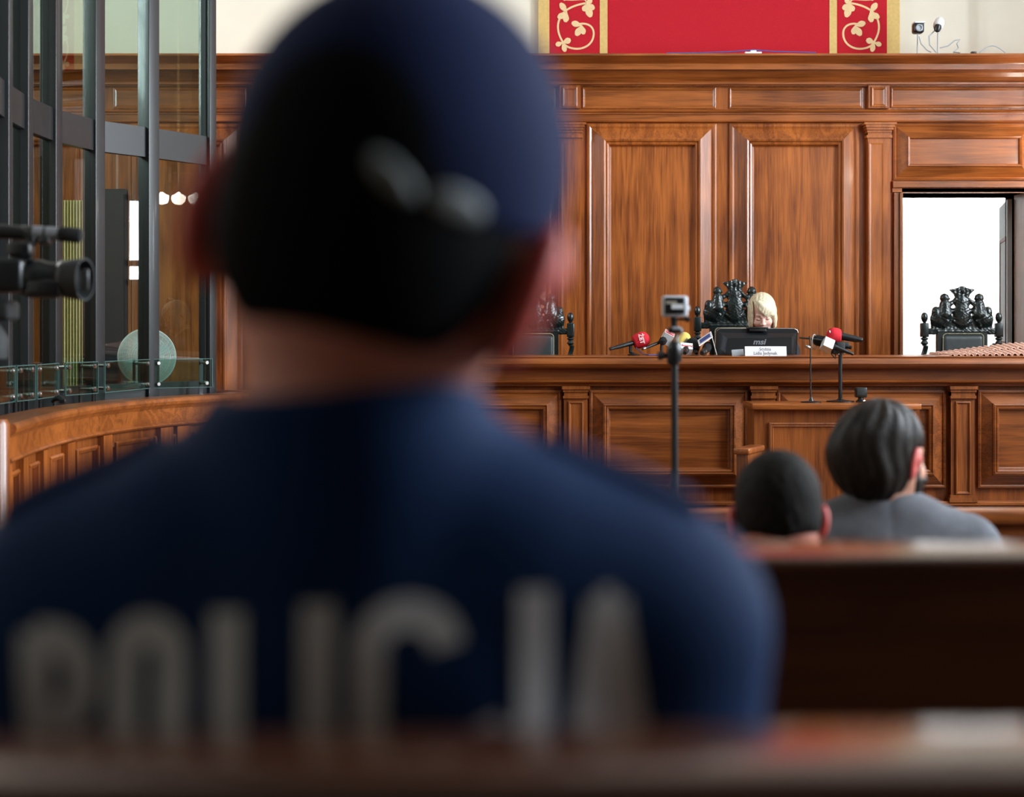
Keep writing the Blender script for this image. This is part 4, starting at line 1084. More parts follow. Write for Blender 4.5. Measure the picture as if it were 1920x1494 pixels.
# ------------------------------------------------------------------ rear floor step and benches
struct('trim_3', MB().box(XL, XR, YB, 2.45, 0, .20), M_FLOOR, smooth=False)
def bench(name, label, x0, x1, y, ztop, zf, railw=.11, railt=.04, rot=0.0, pivot=None, seat=True, grp='wooden courtroom benches'):
    px_ = (x0+x1)/2
    t = thing(name, (px_, y, zf), label, 'bench', grp)
    h = ztop-zf; L_ = (x1-x0)/2
    obj('top_rail', MB().cbox((0, railw/2, h-railt/2), (2*L_, railw, railt), b=.012), W_B, t, local=True, angle=30)
    bd = MB().box(-L_, L_, .045, .07, .12, h-railt)
    obj('back_board', bd, W_B, t, local=True, smooth=False)
    n = max(1, int(round(2*L_/1.1)))
    fr_ = MB().box(-L_, L_, .030, .045, h-railt-.055, h-railt).box(-L_, L_, .030, .045, h-railt-.36, h-railt-.29)
    for i in range(n+1):
        xx = -L_+2*L_*i/n; xx = min(max(xx, -L_+.05), L_-.05); fr_.box(xx-.05, xx+.05, .031, .045, .12, h-railt)
    obj('back_frame', fr_, W_B, t, local=True, smooth=False)
    if seat:
        obj('seat', MB().cbox((0, .29, .45-.018), (2*L_, .44, .036), b=.01), W_B, t, local=True, angle=30)
        obj('seat_front_rail', MB().box(-L_, L_, .46, .485, .36, .415), W_B, t, local=True, smooth=False)
    for s in (-1, 1):
        e = MB().prism([(0,0),(.0,.0)], 0, 0) if False else MB()
        xx = s*(L_-.02)
        e.box(xx-.02, xx+.02, .02, .50 if seat else .10, 0, .415 if seat else h-railt)
        e.box(xx-.02, xx+.02, .02, .075, .41, h-railt)
        obj('end_panel', e, W_B, t, local=True, smooth=False)
    t.rotation_euler = (0,0,rot)
    return t
bench('wooden_bench', 'dark wooden bench back closest to the viewer, crossing bottom of the photo', -1.5, 2.3, .725, 1.202, .20, railw=.10, railt=.045, rot=R(2.2))
b2 = bench('wooden_bench', 'dark wooden bench in front of the two seated men, pale sheen on its rail', -1.2, 3.0, 1.60, 1.176, .20, railw=.12, railt=.020, rot=R(1.0))
bench('wooden_bench', 'bench the short haired man sits on, hidden by the glossy railed bench', -1.0, 3.0, 2.56, .85, 0.0, railw=.10)
bench('wooden_bench', 'bench the grey shirted man sits on, hidden low behind the other man', -.6, 3.0, 3.27, .85, 0.0, railw=.10)
fb = thing('front_wooden_rail', (1.5, 4.6, 0), 'light oak rail of the front desk beyond the grey shirted man', 'rail')
obj('rail_top', MB().cbox((1.5, 4.645, .883-.021), (2.9, .09, .042), b=.012), W_H, fb, angle=30)
obj('rail_board', MB().box(.07, 2.93, 4.63, 4.66, .05, .845), W_DH, fb, smooth=False)
for xx in (.1, 1.0, 1.95, 2.9): obj('rail_post', MB().box(xx-.03, xx+.03, 4.60, 4.68, 0, .845), W_DV, fb, smooth=False)

# ------------------------------------------------------------------ people
def rmat(roll=0, pitch=0, yaw=0):
    """roll>0 tips the head to the person's right, pitch>0 nods down, yaw>0 turns to the person's right"""
    return (Matrix.Rotation(R(roll), 3, 'Y') @ Matrix.Rotation(R(-yaw), 3, 'Z') @ Matrix.Rotation(R(-pitch), 3, 'X'))
def head_fn(q, female=False, ear=1.0, eo=0.0):
    """q: head coordinates (origin between the ears, +y to the nose)"""
    x = np.abs(q[0]); s = (x, q[1], q[2])
    d = ell(q, (0,-.014,.043), (.076,.098,.084))
    d = smin(d, ell(q, (0,-.030,-.005), (.068,.070,.065)), .03)
    d = smin(d, ell(q, (0,.022,-.025), (.062,.070,.080)), .03)
    jw = .9 if female else 1.0
    d = smin(d, cap(s, (.050*jw,.0,-.045), (.012*jw,.066,-.092), .022*jw, .017*jw), .03)
    d = smin(d, ell(q, (0,.074,-.092), (.020,.016,.016)), .014)
    d = smin(d, ell(s, (.036,.060,-.028), (.024,.024,.022)), .020)            # cheeks
    d = smin(d, cap(s, (.012,.084,.022), (.036,.076,.024), .009, .008), .012)  # brow
    d = smax(d, -ell(s, (.031,.100,.004), (.017,.015,.011)), .010)             # sockets
    d = smin(d, ell(s, (.030,.077,.004), (.0145,.012,.0115)), .003)            # closed lids
    d = smin(d, cap(q, (0,.086,.010), (0,.106,-.026), .006, .0085), .008)      # nose
    d = smin(d, ell(s, (.010,.097,-.031), (.008,.010,.007)), .005)
    d = smin(d, cap(s, (0,.091,-.056), (.019,.083,-.057), .0050, .003), .004)
    d = smin(d, cap(s, (0,.090,-.066), (.016,.083,-.064), .0060, .003), .004)
    d = smax(d, -cap(s, (0,.098,-.061), (.020,.088,-.060), .0016), .003)
    # ears
    Re = (Matrix.Rotation(R(24), 3, 'Z') @ Matrix.Rotation(R(-10), 3, 'X') @ Matrix.Rotation(R(9), 3, 'Y'))
    e = ell(s, (.084+eo,-.012,-.003-.6*eo), (.0085*ear,.021*ear,.034*ear), Re)
    e = smax(e, -ell(s, (.093+eo,-.008,.002), (.006,.012*ear,.020*ear), Re), .005)
    e = smin(e, cap(s, (.068,.0,.010), (.080+eo,-.004,.008), .020*ear, .014*ear), .008)
    d = smin(d, e, .010)
    return d
class Person:
    def __init__(s, name, loc, rotz, label, head, hrot=(0,0,0), hs=1.0, sh=1.02, sw=.185, neck=None, female=False, wide=1.0, hands=True, ear=1.0, hand_spread=.13, feet_y=.50, ear_out=0.0):
        s.eo = ear_out
        s.M = Matrix.Translation(loc) @ Matrix.Rotation(rotz, 4, 'Z'); s.loc = Vector(loc)
        s.t = thing(name, loc, label, 'person')
        s.hc = head; s.HR = rmat(*hrot); s.hs = hs; s.sh = sh; s.sw = sw; s.female = female; s.w = wide; s.ear = ear; s.hsp = hand_spread; s.fy = feet_y
        s.nb = neck or (0, -.01, sh+.01)
        s.hip = .53
    def hq(s, p):
        q = rotp(p, s.hc, [[s.HR[i][j] for j in range(3)] for i in range(3)])
        return tuple(a/s.hs for a in q)
    def head(s, p): return head_fn(s.hq(p), s.female, s.ear, s.eo)*s.hs
    def hp(s, l): return tuple(Vector(s.hc)+s.HR @ (Vector(l)*s.hs))
    def neck(s, p, r=.056):
        a = s.nb; b = s.hp((0,-.022,-.03))
        return cap(p, a, b, r*1.12, r)
    def torso(s, p):
        sh = s.sh; w_ = s.w
        ax_ = np.abs(p[0]); q = (ax_, p[1], p[2])
        d = ell(p, (0,.01,s.hip+.03), (.175*w_,.125,.13))
        d = smin(d, ell(p, (0,.005,(s.hip+sh)/2-.02), (.150*w_,.110,.24)), .06)
        d = smin(d, ell(p, (0,.0,sh-.16), (.172*w_,.118,.20)), .05)
        d = smin(d, cap(q, (.02,-.015,sh-.035), (s.sw-.01,-.008,sh-.045), .072, .062), .05)
        nb = s.nb
        d = smin(d, cap(q, (.018+abs(nb[0]),nb[1]-.005,nb[2]+.012), (s.sw*.62,-.012,sh-.012), .042, .046), .05)
        return d
    def joints(s, side):
        S = (side*s.sw, -.005, s.sh-.050); E = (side*(s.sw+.045), .055, s.sh-.325); Wr = (side*(s.hsp+.03), .285, s.hip+.135)
        return S, E, Wr
    def arms(s, p, full=True, cut=1.0):
        d = None
        for side in (-1, 1):
            S, E, Wr = s.joints(side)
            a = cap(p, S, E, .057*s.w, .043)
            if full:
                a = smin(a, cap(p, E, Wr, .042, .027), .02)
            d = a if d is None else np.minimum(d, a)
        return d
    def hands(s, p):
        d = None
        for side in (-1, 1):
            S, E, Wr = s.joints(side); Wv = Vector(Wr)
            f = Vector((-side*.10, 1, -.28)).normalized(); lat = Vector((-side, -.1, 0)).normalized()
            palm = Wv+f*.055
            RR = Matrix((lat, f, lat.cross(f))).transposed()
            a = ell(p, palm, (.042,.055,.017), [[RR[i][j] for j in range(3)] for i in range(3)])
            a = smin(a, cap(p, Wv, palm, .024, .024), .015)
            for i, ln in enumerate((.062,.074,.070,.054)):
                b0 = palm+f*.040+lat*(.030-.020*i); b1 = b0+f*ln*.5+Vector((0,0,-.004)); b2 = b1+f*ln*.32+Vector((0,0,-.016)); b3 = b2+f*ln*.15+Vector((0,0,-.016))
                g = np.minimum(np.minimum(cap(p, b0, b1, .0095, .0088), cap(p, b1, b2, .0088, .0080)), cap(p, b2, b3, .0080, .0070))
                a = smin(a, g, .004)
            t0 = palm+lat*.028-f*.030; t1 = t0+lat*.030+f*.028; t2 = t1+lat*.010+f*.028+Vector((0,0,-.008))
            a = smin(a, np.minimum(cap(p, t0, t1, .0125, .0105), cap(p, t1, t2, .0105, .0085)), .006)
            d = a if d is None else np.minimum(d, a)
        return d
    def legs(s, p, shoes=False, foot=True):
        ax_ = np.abs(p[0]); q = (ax_, p[1], p[2]); fy = s.fy
        if shoes:
            d = smin(cap(q, (.125,fy-.03,.040), (.130,fy+.14,.034), .042, .036), ell(q, (.125,fy,.07), (.042,.05,.05)), .02)
            return smax(d, -(p[2]), .004)
        d = cap(q, (.095,.02,s.hip), (.115,fy-.04,s.hip), .088*s.w, .062)
        d = smin(d, cap(q, (.115,fy-.04,s.hip), (.125,fy-.01,.10), .058, .044), .03)
        if foot: d = smin(d, cap(q, (.125,fy-.01,.06), (.130,fy+.12,.035), .035, .028), .02)
        return d
    def body(s, p):
        d = smin(s.torso(p), s.arms(p), .03)
        d = smin(d, s.neck(p), .03)
        d = smin(d, s.head(p), .022)
        d = smin(d, s.legs(p), .03)
        return smin(d, s.hands(p), .008)
    def build_body(s, m, hh=.004, bh=.011):
        hx, hy, hz = s.hc
        X = axis((-.34, hx-.12, bh), (hx-.12, hx+.12, hh), (hx+.12, .34, bh))
        Y = axis((-.20, hy-.14, bh), (hy-.14, hy+.15, hh), (hy+.15, s.fy+.22, bh))
        Z = axis((-.01, s.sh-.1, bh), (s.sh-.1, hz-.15*s.hs, .007), (hz-.15*s.hs, hz+.15*s.hs, hh))
        s.bodyo = sobj('body', s.body, (X, Y, Z), m, s.t, M=s.M)
        me = s.bodyo.data; me.materials.append(M_EAR)
        Mi = (s.M @ Matrix.Translation(s.hc) @ s.HR.to_4x4()).inverted(); rt = ROOT[s.bodyo.name]
        for f in me.polygons:
            q = Mi @ (f.center+rt)/s.hs
            if abs(q.x) > .081+s.eo*.6 and abs(q.z) < .06: f.material_index = 1
        return s.bodyo
    def part(s, name, fn, box, h, m, label=None, parent=None):
        (x0,x1),(y0,y1),(z0_,z1_) = box
        return sobj(name, fn, (axis((x0,x1,h)), axis((y0,y1,h)), axis((z0_,z1_,h))), m, parent or s.t, M=s.M, label=label)
    def hpart(s, name, fn, h, m, r=.17, label=None, parent=None, zlo=None):
        """part given in head coordinates"""
        hx, hy, hz = s.hc
        return s.part(name, lambda p: fn(s.hq(p))*s.hs, ((hx-r,hx+r),(hy-r,hy+r),(hz-(zlo or r),hz+r)), h, m, label, parent)
    def to_world_head(s, l): return s.M @ (Vector(s.hc)+s.HR @ (Vector(l)*s.hs))
    def stroke(s, name, pts, wd, m, target, lift=.0012, parent=None):
        """thin strip laid on the face; pts in head (x, z)"""
        me = target.data; bvh = BVHTree.FromPolygons([v.co+ROOT[target.name] for v in me.vertices], [tuple(f.vertices) for f in me.polygons])
        dirn = ((s.M.to_3x3() @ s.HR) @ Vector((0,-1,0))).normalized()
        n = len(pts); vs = []; rows = 0
        for i, (x, z_) in enumerate(pts):
            a = pts[max(i-1,0)]; b = pts[min(i+1,n-1)]; dx, dz = b[0]-a[0], b[1]-a[1]; l = math.hypot(dx,dz) or 1
            w_ = wd(i/(n-1)) if callable(wd) else wd
            for k_ in (-.5, .5):
                X_, Z_ = x-dz/l*w_*k_, z_+dx/l*w_*k_
                o_ = s.to_world_head((X_, .20, Z_)); hit = bvh.ray_cast(o_, dirn)
                pnt = hit[0] if hit[0] is not None else s.to_world_head((X_, .09, Z_))
                vs.append(pnt-dirn*lift)
        mb = MB(); m0 = len(vs)
        mb.add(vs+[v+dirn*.0015 for v in vs], [(2*i,2*i+1,2*i+3,2*i+2) for i in range(n-1)]+[(m0+2*i,m0+2*i+2,m0+2*i+3,m0+2*i+1) for i in range(n-1)])
        return obj(name, mb, m, parent or s.t, smooth=False)

# ---- the policeman
po = Person('person', (-.095, .965, .20), 0, 'person seen from behind in navy uniform with large back lettering and cap', head=(.0185, -.035, 1.2500), hrot=(15, 2, 14), hs=1.08, sh=1.068, sw=.166, neck=(-.005,-.03,1.105), wide=1.04, ear=1.24, ear_out=.007)
po.build_body(M_SKINR, hh=.005)
def hair_po(q):
    d = np.minimum(ell(q, (0,-.016,.043), (.0795,.1015,.087)), smin(ell(q, (0,-.033,-.008), (.0725,.075,.069)), ell(q, (0,-.016,.043), (.0785,.1005,.086)), .03))
    d = smax(d, q[1]-.028, .006)
    d = smax(d, -(q[2]-.10*q[0]+.066+q[1]*.15), .010)
    return d
po.hpart('hair', hair_po, .004, M_HAIRB)
def cap_po(q):
    d = ell(q, (0,-.004,.046), (.0900,.110,.100))
    d = smax(d, -(q[2]-.012-.10*(q[1]+.1)), .006)
    d = smax(d, -ell(q, (0,-.128,.012), (.040,.05,.030)), .006)        # rear opening
    return d
cp_ = po.hpart('cap', cap_po, .004, M_NAVYC)
def brim(q): return smax(smax(np.abs(q[2]-.030+1.6*q[0]**2+.12*(q[1]-.09))-.002, ((q[0]/.085)**2+((q[1]-.08)/.105)**2-1)*.05, .003), -(q[1]-.085), .004)
po.hpart('cap_brim', brim, .004, M_NAVYC, r=.22, parent=cp_)
def strap(q): return smax(smax(smax(ell(q, (0,-.004,.046), (.0935,.1135,.103)), -ell(q, (0,-.004,.046), (.090,.110,.099)), .001), np.abs(q[2]-.020-.12*q[0])-.0075, .002), np.maximum(q[1]+.07, 0*q[0]), .002)
po.hpart('cap_strap', strap, .003, M_NAVYC, parent=cp_)
for (x, z_, a, wx, wz) in ((.034, .025, -35, .014, .0065), (.061, .022, 5, .011, .007)):
    def patch(q, x=x, z_=z_, a=a, wx=wx, wz=wz):
        c, s_ = math.cos(R(a)), math.sin(R(a)); u = (q[0]-x)*c+(q[2]-z_)*s_; v = -(q[0]-x)*s_+(q[2]-z_)*c
        sh_ = smax(ell(q, (0,-.004,.046), (.0955,.1155,.105)), -ell(q, (0,-.004,.046), (.091,.111,.100)), .001)
        return smax(smax(sh_, (np.sqrt((u/wx)**2+(v/wz)**2)-1)*wz, .001), q[1]+.02, .001)
    po.hpart('strap_buckle', patch, .0025, pm('buckle_grey', (.24,.27,.28), .5, noise=.05), parent=cp_)
wr_ = lambda p: .0025*np.sin(p[0]*38+p[2]*14)*np.sin(p[2]*33-p[0]*11+1.3)
def jacket(p):
    d = smin(po.torso(p), po.arms(p), .035)-.018+wr_(p)
    nb = po.nb; top = po.hp((0,-.02,-.03))
    col = cap(p, (nb[0],nb[1],nb[2]-.02), (nb[0]+.003,nb[1]-.006,nb[2]+.062), .082, .078)
    col = smax(col, p[2]-(nb[2]+.063)-.25*(p[1]-nb[1])*-1*0-0.10*(p[0]), .004)
    d = smin(d, col, .020)
    d = smax(d, -(cap(p, (nb[0],nb[1]+.01,nb[2]+.03), (nb[0]+.004,nb[1]+.004,nb[2]+.2), .066, .075)), .004)
    for side in (-1,1):
        S, E, Wr = po.joints(side)
    d = smax(d, -(p[2]-(po.hip-.04)), .01)
    W0 = po.joints(1)[2]
    d = smax(d, (p[1]-(W0[1]-.02)), .006)
    return d
jk = po.part('jacket', jacket, ((-.36,.36),(-.19,.30),(.45,1.24)), .0065, M_NAVY)
def epau(p):
    q = (np.abs(p[0]), p[1], p[2]); j = jacket(p)
    return smax(smax(j-.007, -(j+.010), .002), np.maximum(np.abs(q[1]+.01)-.024, np.maximum(.115-q[0], q[0]-.205)), .002)+np.where(p[2] < 1.0, 1.0, 0.0)
po.part('shoulder_strap', epau, ((-.24,0),(-.06,.05),(1.0,1.2)), .004, M_NAVYC, parent=jk)
po.part('shoulder_strap', epau, ((0,.24),(-.06,.05),(1.0,1.2)), .004, M_NAVYC, parent=jk)
def trousers(pn):
    def f(p):
        d = smin(pn.legs(p, foot=False), ell(p, (0,.01,pn.hip+.02), (.165*pn.w,.12,.11)), .04)-.014
        return smax(d, -(p[2]-.09), .004)
    return f
po.part('trousers', trousers(po), ((-.27,.27),(-.16,.62),(.05,.70)), .010, M_NAVY)
po.part('shoes', lambda p: po.legs(p, shoes=True)-.004, ((-.2,.2),(.40,.72),(-.02,.15)), .008, M_SHOE)
# lettering laid on the back
jb_bvh = BVHTree.FromPolygons([v.co+ROOT[jk.name] for v in jk.data.vertices], [tuple(f.vertices) for f in jk.data.polygons])
def back_strip(mb, pts, wd):
    """pts in metres (x, z) on the back, projected straight forward onto the cloth"""
    dense = []
    for a, b in zip(pts[:-1], pts[1:]):
        n = max(1, int(math.hypot(b[0]-a[0], b[1]-a[1])/.006))
        dense += [(a[0]+(b[0]-a[0])*i/n, a[1]+(b[1]-a[1])*i/n) for i in range(n)]
    dense.append(pts[-1]); n = len(dense); K_ = 5; vs = []
    for i, (x, z_) in enumerate(dense):
        a = dense[max(i-2,0)]; b = dense[min(i+2,n-1)]; dx, dz = b[0]-a[0], b[1]-a[1]; l = math.hypot(dx,dz) or 1
        for k_ in range(K_):
            s_ = (k_/(K_-1)-.5)*wd; X_, Z_ = x-dz/l*s_, z_+dx/l*s_
            h = jb_bvh.ray_cast(Vector((X_, -.3, Z_)), Vector((0,1,0)))
            y = h[0].y if h[0] is not None else .9
            vs.append((X_, y-.0015, Z_))
    m0 = len(vs); fs = []
    for i in range(n-1):
        for k_ in range(K_-1): fs.append((i*K_+k_, i*K_+k_+1, (i+1)*K_+k_+1, (i+1)*K_+k_))
    mb.add(vs, fs); return mb
DB = .845
def q2(px, py): return (PX(px, DB), PZ(py, DB))
def arcp(cx, cy, rx, ry, a0, a1, n=14): return [q2(cx+rx*math.cos(R(a0+(a1-a0)*i/n)), cy-ry*math.sin(R(a0+(a1-a0)*i/n))) for i in range(n+1)]
WDT = .0178
LET = {
 'P': [[q2(42,1200), q2(48,1450)], [q2(42,1212), q2(75,1212)]+arcp(78,1288,60,76,90,-90)+[q2(44,1364)]],
 'O': [arcp(268,1200+38,48,48,0,180)+arcp(268,1400,48,45,180,360)+[q2(316,1238)]],
 'L': [[q2(422,1150), q2(430,1425), q2(520,1425)]],
 'I': [[q2(597,1132), q2(599,1440)]],
 'C': [arcp(765,1215,72,62,0,180)+arcp(765,1350,72,62,180,320)],
 'J': [[q2(1003,1115), q2(1004,1340)]+arcp(952,1340,52,52,0,-165)],
 'A': [[q2(1140,1140), q2(1098,1430)], [q2(1150,1140), q2(1196,1430)], [q2(1105,1365), q2(1190,1365)], [q2(1130,1150), q2(1160,1150)]],
}
for kx, sts in LET.items():
    mb = MB()
    for s_ in sts: back_strip(mb, s_, WDT)
    obj('letter', mb, M_LETTER, po.t)

# ---- man with short brown hair
d1 = 2.90
p1 = Person('person', (PX(1452, d1), d1, 0), 0, 'person with short dark hair seen from behind, left of grey shirted man', head=(.004, -.010, 1.058), hrot=(-1, 8, 4), hs=.95, sh=.91, sw=.180, neck=(0,-.03,.94), feet_y=.30, ear=.95, ear_out=.0)
p1.build_body(M_SKINR, hh=.004)
def hair_p1(q):
    d = smin(ell(q, (0,-.016,.043), (.081,.104,.090)), ell(q, (0,-.033,-.006), (.0735,.077,.067)), .03)
    d = smax(d, np.minimum(q[1]-.065+.5*(-q[2]), q[1]-.01+0*q[0]), .01) if False else smax(d, q[1]-.02-.9*np.maximum(q[2]-.05,0), .008)
    d = smax(d, -(q[2]+.050+q[1]*.15-.25*np.abs(q[0])), .008)
    return d+.0012*np.sin(q[0]*260+q[2]*90)*np.sin(q[1]*240)
p1.hpart('hair', hair_p1, .0035, M_HAIRS)
def shirt(pn, col_r, sleeve, off=.014):
    def f(p):
        d = smin(pn.torso(p), pn.arms(p), .03)-off+.7*wr_(p)
        nb = pn.nb
        d = smax(d, -(cap(p, (nb[0],nb[1]+.02,nb[2]+.010), (nb[0],nb[1]+.06,nb[2]+.25), col_r, col_r+.02)), .004)
        d = smax(d, -(p[2]-(pn.hip-.04)), .01)
        q = (np.abs(p[0]), p[1], p[2])
        S, E, Wr = pn.joints(1)
        if sleeve: 
            out = smax(q[0]-(pn.sw-.03), -(p[2]-(pn.sh-.24)), .002)        # below the short sleeve
            d = np.where((q[0] > pn.sw-.055) & (p[2] < pn.sh-.24), np.maximum(d, .02), d)
            d = np.maximum(d, np.where((p[1] > .15) & (p[2] < pn.sh-.2), .02, -1))
        else: d = smax(d, p[1]-(Wr[1]-.02), .006)
        return d
    return f
p1.part('tshirt', shirt(p1, .062, True), ((-.30,.30),(-.17,.30),(.45,.98)), .008, M_DENIM)
p1.part('trousers', trousers(p1), ((-.27,.27),(-.16,.62),(.05,.70)), .012, M_DENIM)
p1.part('shoes', lambda p: p1.legs(p, shoes=True)-.004, ((-.2,.2),(.20,.52),(-.02,.15)), .009, M_SHOE)
# ---- man in grey shirt
d2 = 3.62
p2 = Person('person', (PX(1652, d2), d2, 0), 0, 'person in grey T-shirt with long dark hair and beard, seen from behind', head=(.010, -.005, 1.108), hrot=(0, 4, 48), hs=1.0, sh=.952, sw=.195, neck=(0,-.02,.992), ear=1.1)
p2.build_body(M_SKIN, hh=.004)
def hair_p2(q):
    d = ell(q, (0,-.026,.046), (.088,.110,.092))
    d = smin(d, ell(q, (0,-.050,-.020), (.084,.080,.080)), .03)
    d = smin(d, ell(q, (-.03,-.060,.010), (.075,.078,.075)), .03)
    th_ = np.arctan2(q[0], -q[1]-.02)
    wv = .0016*np.sin(th_*17+np.sin(q[2]*38)*1.5)+.0016*np.sin(th_*7.3+q[2]*31+1)
    d = d+wv
    ax_ = np.abs(q[0])
    cut = q[1]-.010-1.25*np.maximum(q[2]-.025, 0)+0*q[0]
    cut = np.where(q[2] < .01, q[1]+.012, cut)
    d = smax(d, cut, .008)
    d = smax(d, -(q[2]+.088-.2*q[1]), .012)
    d = smax(d, -ell((ax_,q[1],q[2]), (.098,.004,-.006), (.032,.034,.042)), .006)
    return d
p2.hpart('hair', hair_p2, .0035, M_HAIRD)
def beard(q):
    h = head_fn(q, False)-.007
    ax_ = np.abs(q[0])
    reg = np.maximum(q[2]+.035+.15*0, .0-q[1]+.0)
    reg = np.maximum(reg, -(q[1]-.012+.0*q[2])); reg = np.maximum(reg, -(q[2]+.135))
    reg2 = smax(np.abs(ax_-.064)-.014, np.maximum(np.abs(q[1]-.016)-.010, np.abs(q[2]+.018)-.034), .004)
    m_ = smin(reg, reg2, .006)
    h = smin(h, ell(q, (0,.062,-.105), (.032,.030,.028)), .014)
    return smax(h, m_, .004)
p2.hpart('beard', beard, .0035, M_HAIRD)
p2.part('tshirt', shirt(p2, .062, True, .016), ((-.30,.30),(-.17,.30),(.45,1.08)), .006, M_GREY)
p2.part('trousers', trousers(p2), ((-.27,.27),(-.16,.62),(.05,.70)), .012, M_DENIM)
p2.part('shoes', lambda p: p2.legs(p, shoes=True)-.004, ((-.2,.2),(.40,.72),(-.02,.15)), .009, M_SHOE)
# ---- blonde woman behind the monitor
d3 = 9.86
wz = .30
hcz = PZ(589, d3-.10)-wz
wn = Person('person', (PX(1425, d3), d3, wz), PI, 'person with short blonde hair in dark robe looking down behind the monitor', head=(0, .085, hcz), hrot=(3, 24, 6), hs=.93, sh=1.02, sw=.165, neck=(0,.02,1.05), female=True, wide=.92, hand_spread=.10, feet_y=.38)
wn.build_body(M_SKINF, hh=.003, bh=.012)
def hair_wn(q):
    d = ell(q, (0,-.014,.045), (.090,.114,.096))
    d = smin(d, ell(q, (0,-.040,-.015), (.086,.085,.085)), .02)
    s = (np.abs(q[0]), q[1], q[2])
    d = smin(d, ell(s, (.074,.020,-.020), (.022,.052,.085)), .02)
    d = d+.0011*np.sin(q[0]*260+q[2]*110)*np.sin(q[1]*30+1)
    u = -q[0]; v = q[2]                        # u to the viewer's right
    op = np.maximum(np.maximum(-(u+.060), u-.066), (v-(.078-1.16*(u+.034)))*.65)
    op = np.maximum(op, -(q[1]-.020))
    d = smax(d, -op, .006)
    f = ell(q, (-.018,.062,.068), (.070,.026,.024), (Matrix.Rotation(R(-46), 3, 'Y')))
    f = smax(f, .0*q[0]+(v-(.078-1.16*(u+.034)))*-.65, .004)
    d = smin(d, f, .010)
    d = smax(d, -(q[2]+.085), .01)
    return d
wn.hpart('hair', hair_wn, .003, M_BLOND, r=.16)
bo = wn.bodyo
for s_ in (-1, 1):
    wn.stroke('eyelashes', [(s_*(.018+.027*t), .001-.0055*math.sin(PI*(.1+.85*t))) for t in [i/8 for i in range(9)]], .0030, M_BROW, bo)
    wn.stroke('eyebrow', [(s_*(.014+.036*t), .0225+.006*math.sin(PI*(.2+.6*t))) for t in [i/8 for i in range(9)]], lambda t: .0048*(1-.6*t), M_BROW, bo)
wn.stroke('lips', [(-.021+.042*t, -.060) for t in [i/10 for i in range(11)]], lambda t: .004+.010*math.sin(PI*t), M_LIPS, bo)
def robe(p):
    d = smin(wn.torso(p), wn.arms(p), .04)-.022+wr_(p)
    nb = wn.nb
    d = smax(d, -(cap(p, (nb[0],nb[1]+.02,nb[2]+.02), (nb[0],nb[1]+.06,nb[2]+.25), .055, .08)), .004)
    d = smax(d, p[1]-(wn.joints(1)[2][1]-.02), .006)
    return smax(d, -(p[2]-.42), .01)
wn.part('robe', robe, ((-.32,.32),(-.19,.32),(.38,1.12)), .009, M_ROBE)
wn.part('trousers', trousers(wn), ((-.27,.27),(-.16,.62),(.05,.70)), .013, M_ROBE)
wn.part('shoes', lambda p: wn.legs(p, shoes=True)-.004, ((-.2,.2),(.28,.62),(-.02,.15)), .010, M_SHOE)

# ------------------------------------------------------------------ action camera on a tripod
dg_ = 4.4
def G(px, py, dd=0): return P(px, py, dg_+dd)
tp = thing('tripod', (PX(1265,dg_), dg_, 0), 'thin black tripod with clamp head standing before the bench', 'tripod')
zc_ = G(0,655).z
obj('centre_column', MB().tube([G(1265,905), G(1264.5,672)], .0098, 14).tube([Vector((PX(1265,dg_),dg_,.55)), G(1265,880)], .0125, 14), M_BLACK, tp)
obj('head', MB().lathe([(.013,-.02),(.020,-.012),(.021,.02),(.017,.035),(.010,.042)], Matrix.Translation(G(1264.5,668)), 16).cbox(G(1262,667,-.004), (.034,.03,.05), b=.008), M_BLACK, tp)
obj('knob', MB().tube([G(1252,666), G(1246,666.5), G(1240,667), G(1233,667)], [.006,.008,.0125,.0115], 14), M_BLACK, tp)
obj('pale_stem', MB().tube([G(1268,650), G(1269.5,626)], .0048, 10), M_GPL, tp, label='pale stem above the head')
obj('phone_clamp', MB().cbox(G(1265,619), (.036,.03,.017), b=.004), M_BLACK, tp)
obj('clamp_plate', MB().cbox(G(1268,615,-.016), (.022,.004,.008), b=.001).cbox(G(1277,621), (.006,.026,.016), b=.002), M_GPL, tp)
for i in range(3):
    a = 2*PI*i/3+.4; b = Vector((PX(1265,dg_), dg_, .80))
    obj('leg', MB().tube([b+Vector((.02*math.cos(a),.02*math.sin(a),0)), Vector((b.x+.30*math.cos(a), dg_+.30*math.sin(a), .012))], [.011,.009], 10), M_BLACK, tp)
obj('hub', MB().lathe([(.015,.76),(.035,.78),(.035,.82),(.015,.84)], Matrix.Translation((PX(1265,dg_), dg_, 0)), 16), M_BLACK, tp)
gp = thing('action_camera', G(1265,594), 'small action camera in clear grey housing on top of the thin tripod', 'camera')
cw_ = (1289-1241)/FP*dg_; ch_ = 40/FP*dg_
obj('housing', MB().cbox(G(1265,574.5,.012), (cw_, .038, ch_), b=.007), pm('pale_housing', (.62,.65,.70), .35, noise=.03), gp)
obj('back_door', MB().cbox(G(1265,573,-.009), (37/FP*dg_, .006, 31/FP*dg_), b=.003), M_BLACK, gp)
obj('label_sticker', MB().cbox(G(1270.5,574.5,-.0125), (.033,.001,.013)), M_PAPER, gp, smooth=False, label='white label')
obj('door_print', MB().cbox(G(1259,567,-.0125), (.030,.001,.008)), pm('tan_print', (.40,.36,.28), .6), gp, smooth=False)
obj('latch', MB().cbox(G(1290.5,578,.01), (.006,.02,.012), b=.002), M_WPL, gp)
obj('mount', MB().cbox(G(1263,599,.01), (.017,.02,.016), b=.003).cbox(G(1263.5,607,.01), (.014,.016,.018), b=.003).lathe([(.008,0),(.010,.01)], Matrix.Translation(G(1264,613,.01)), 10), M_BLACK, gp)
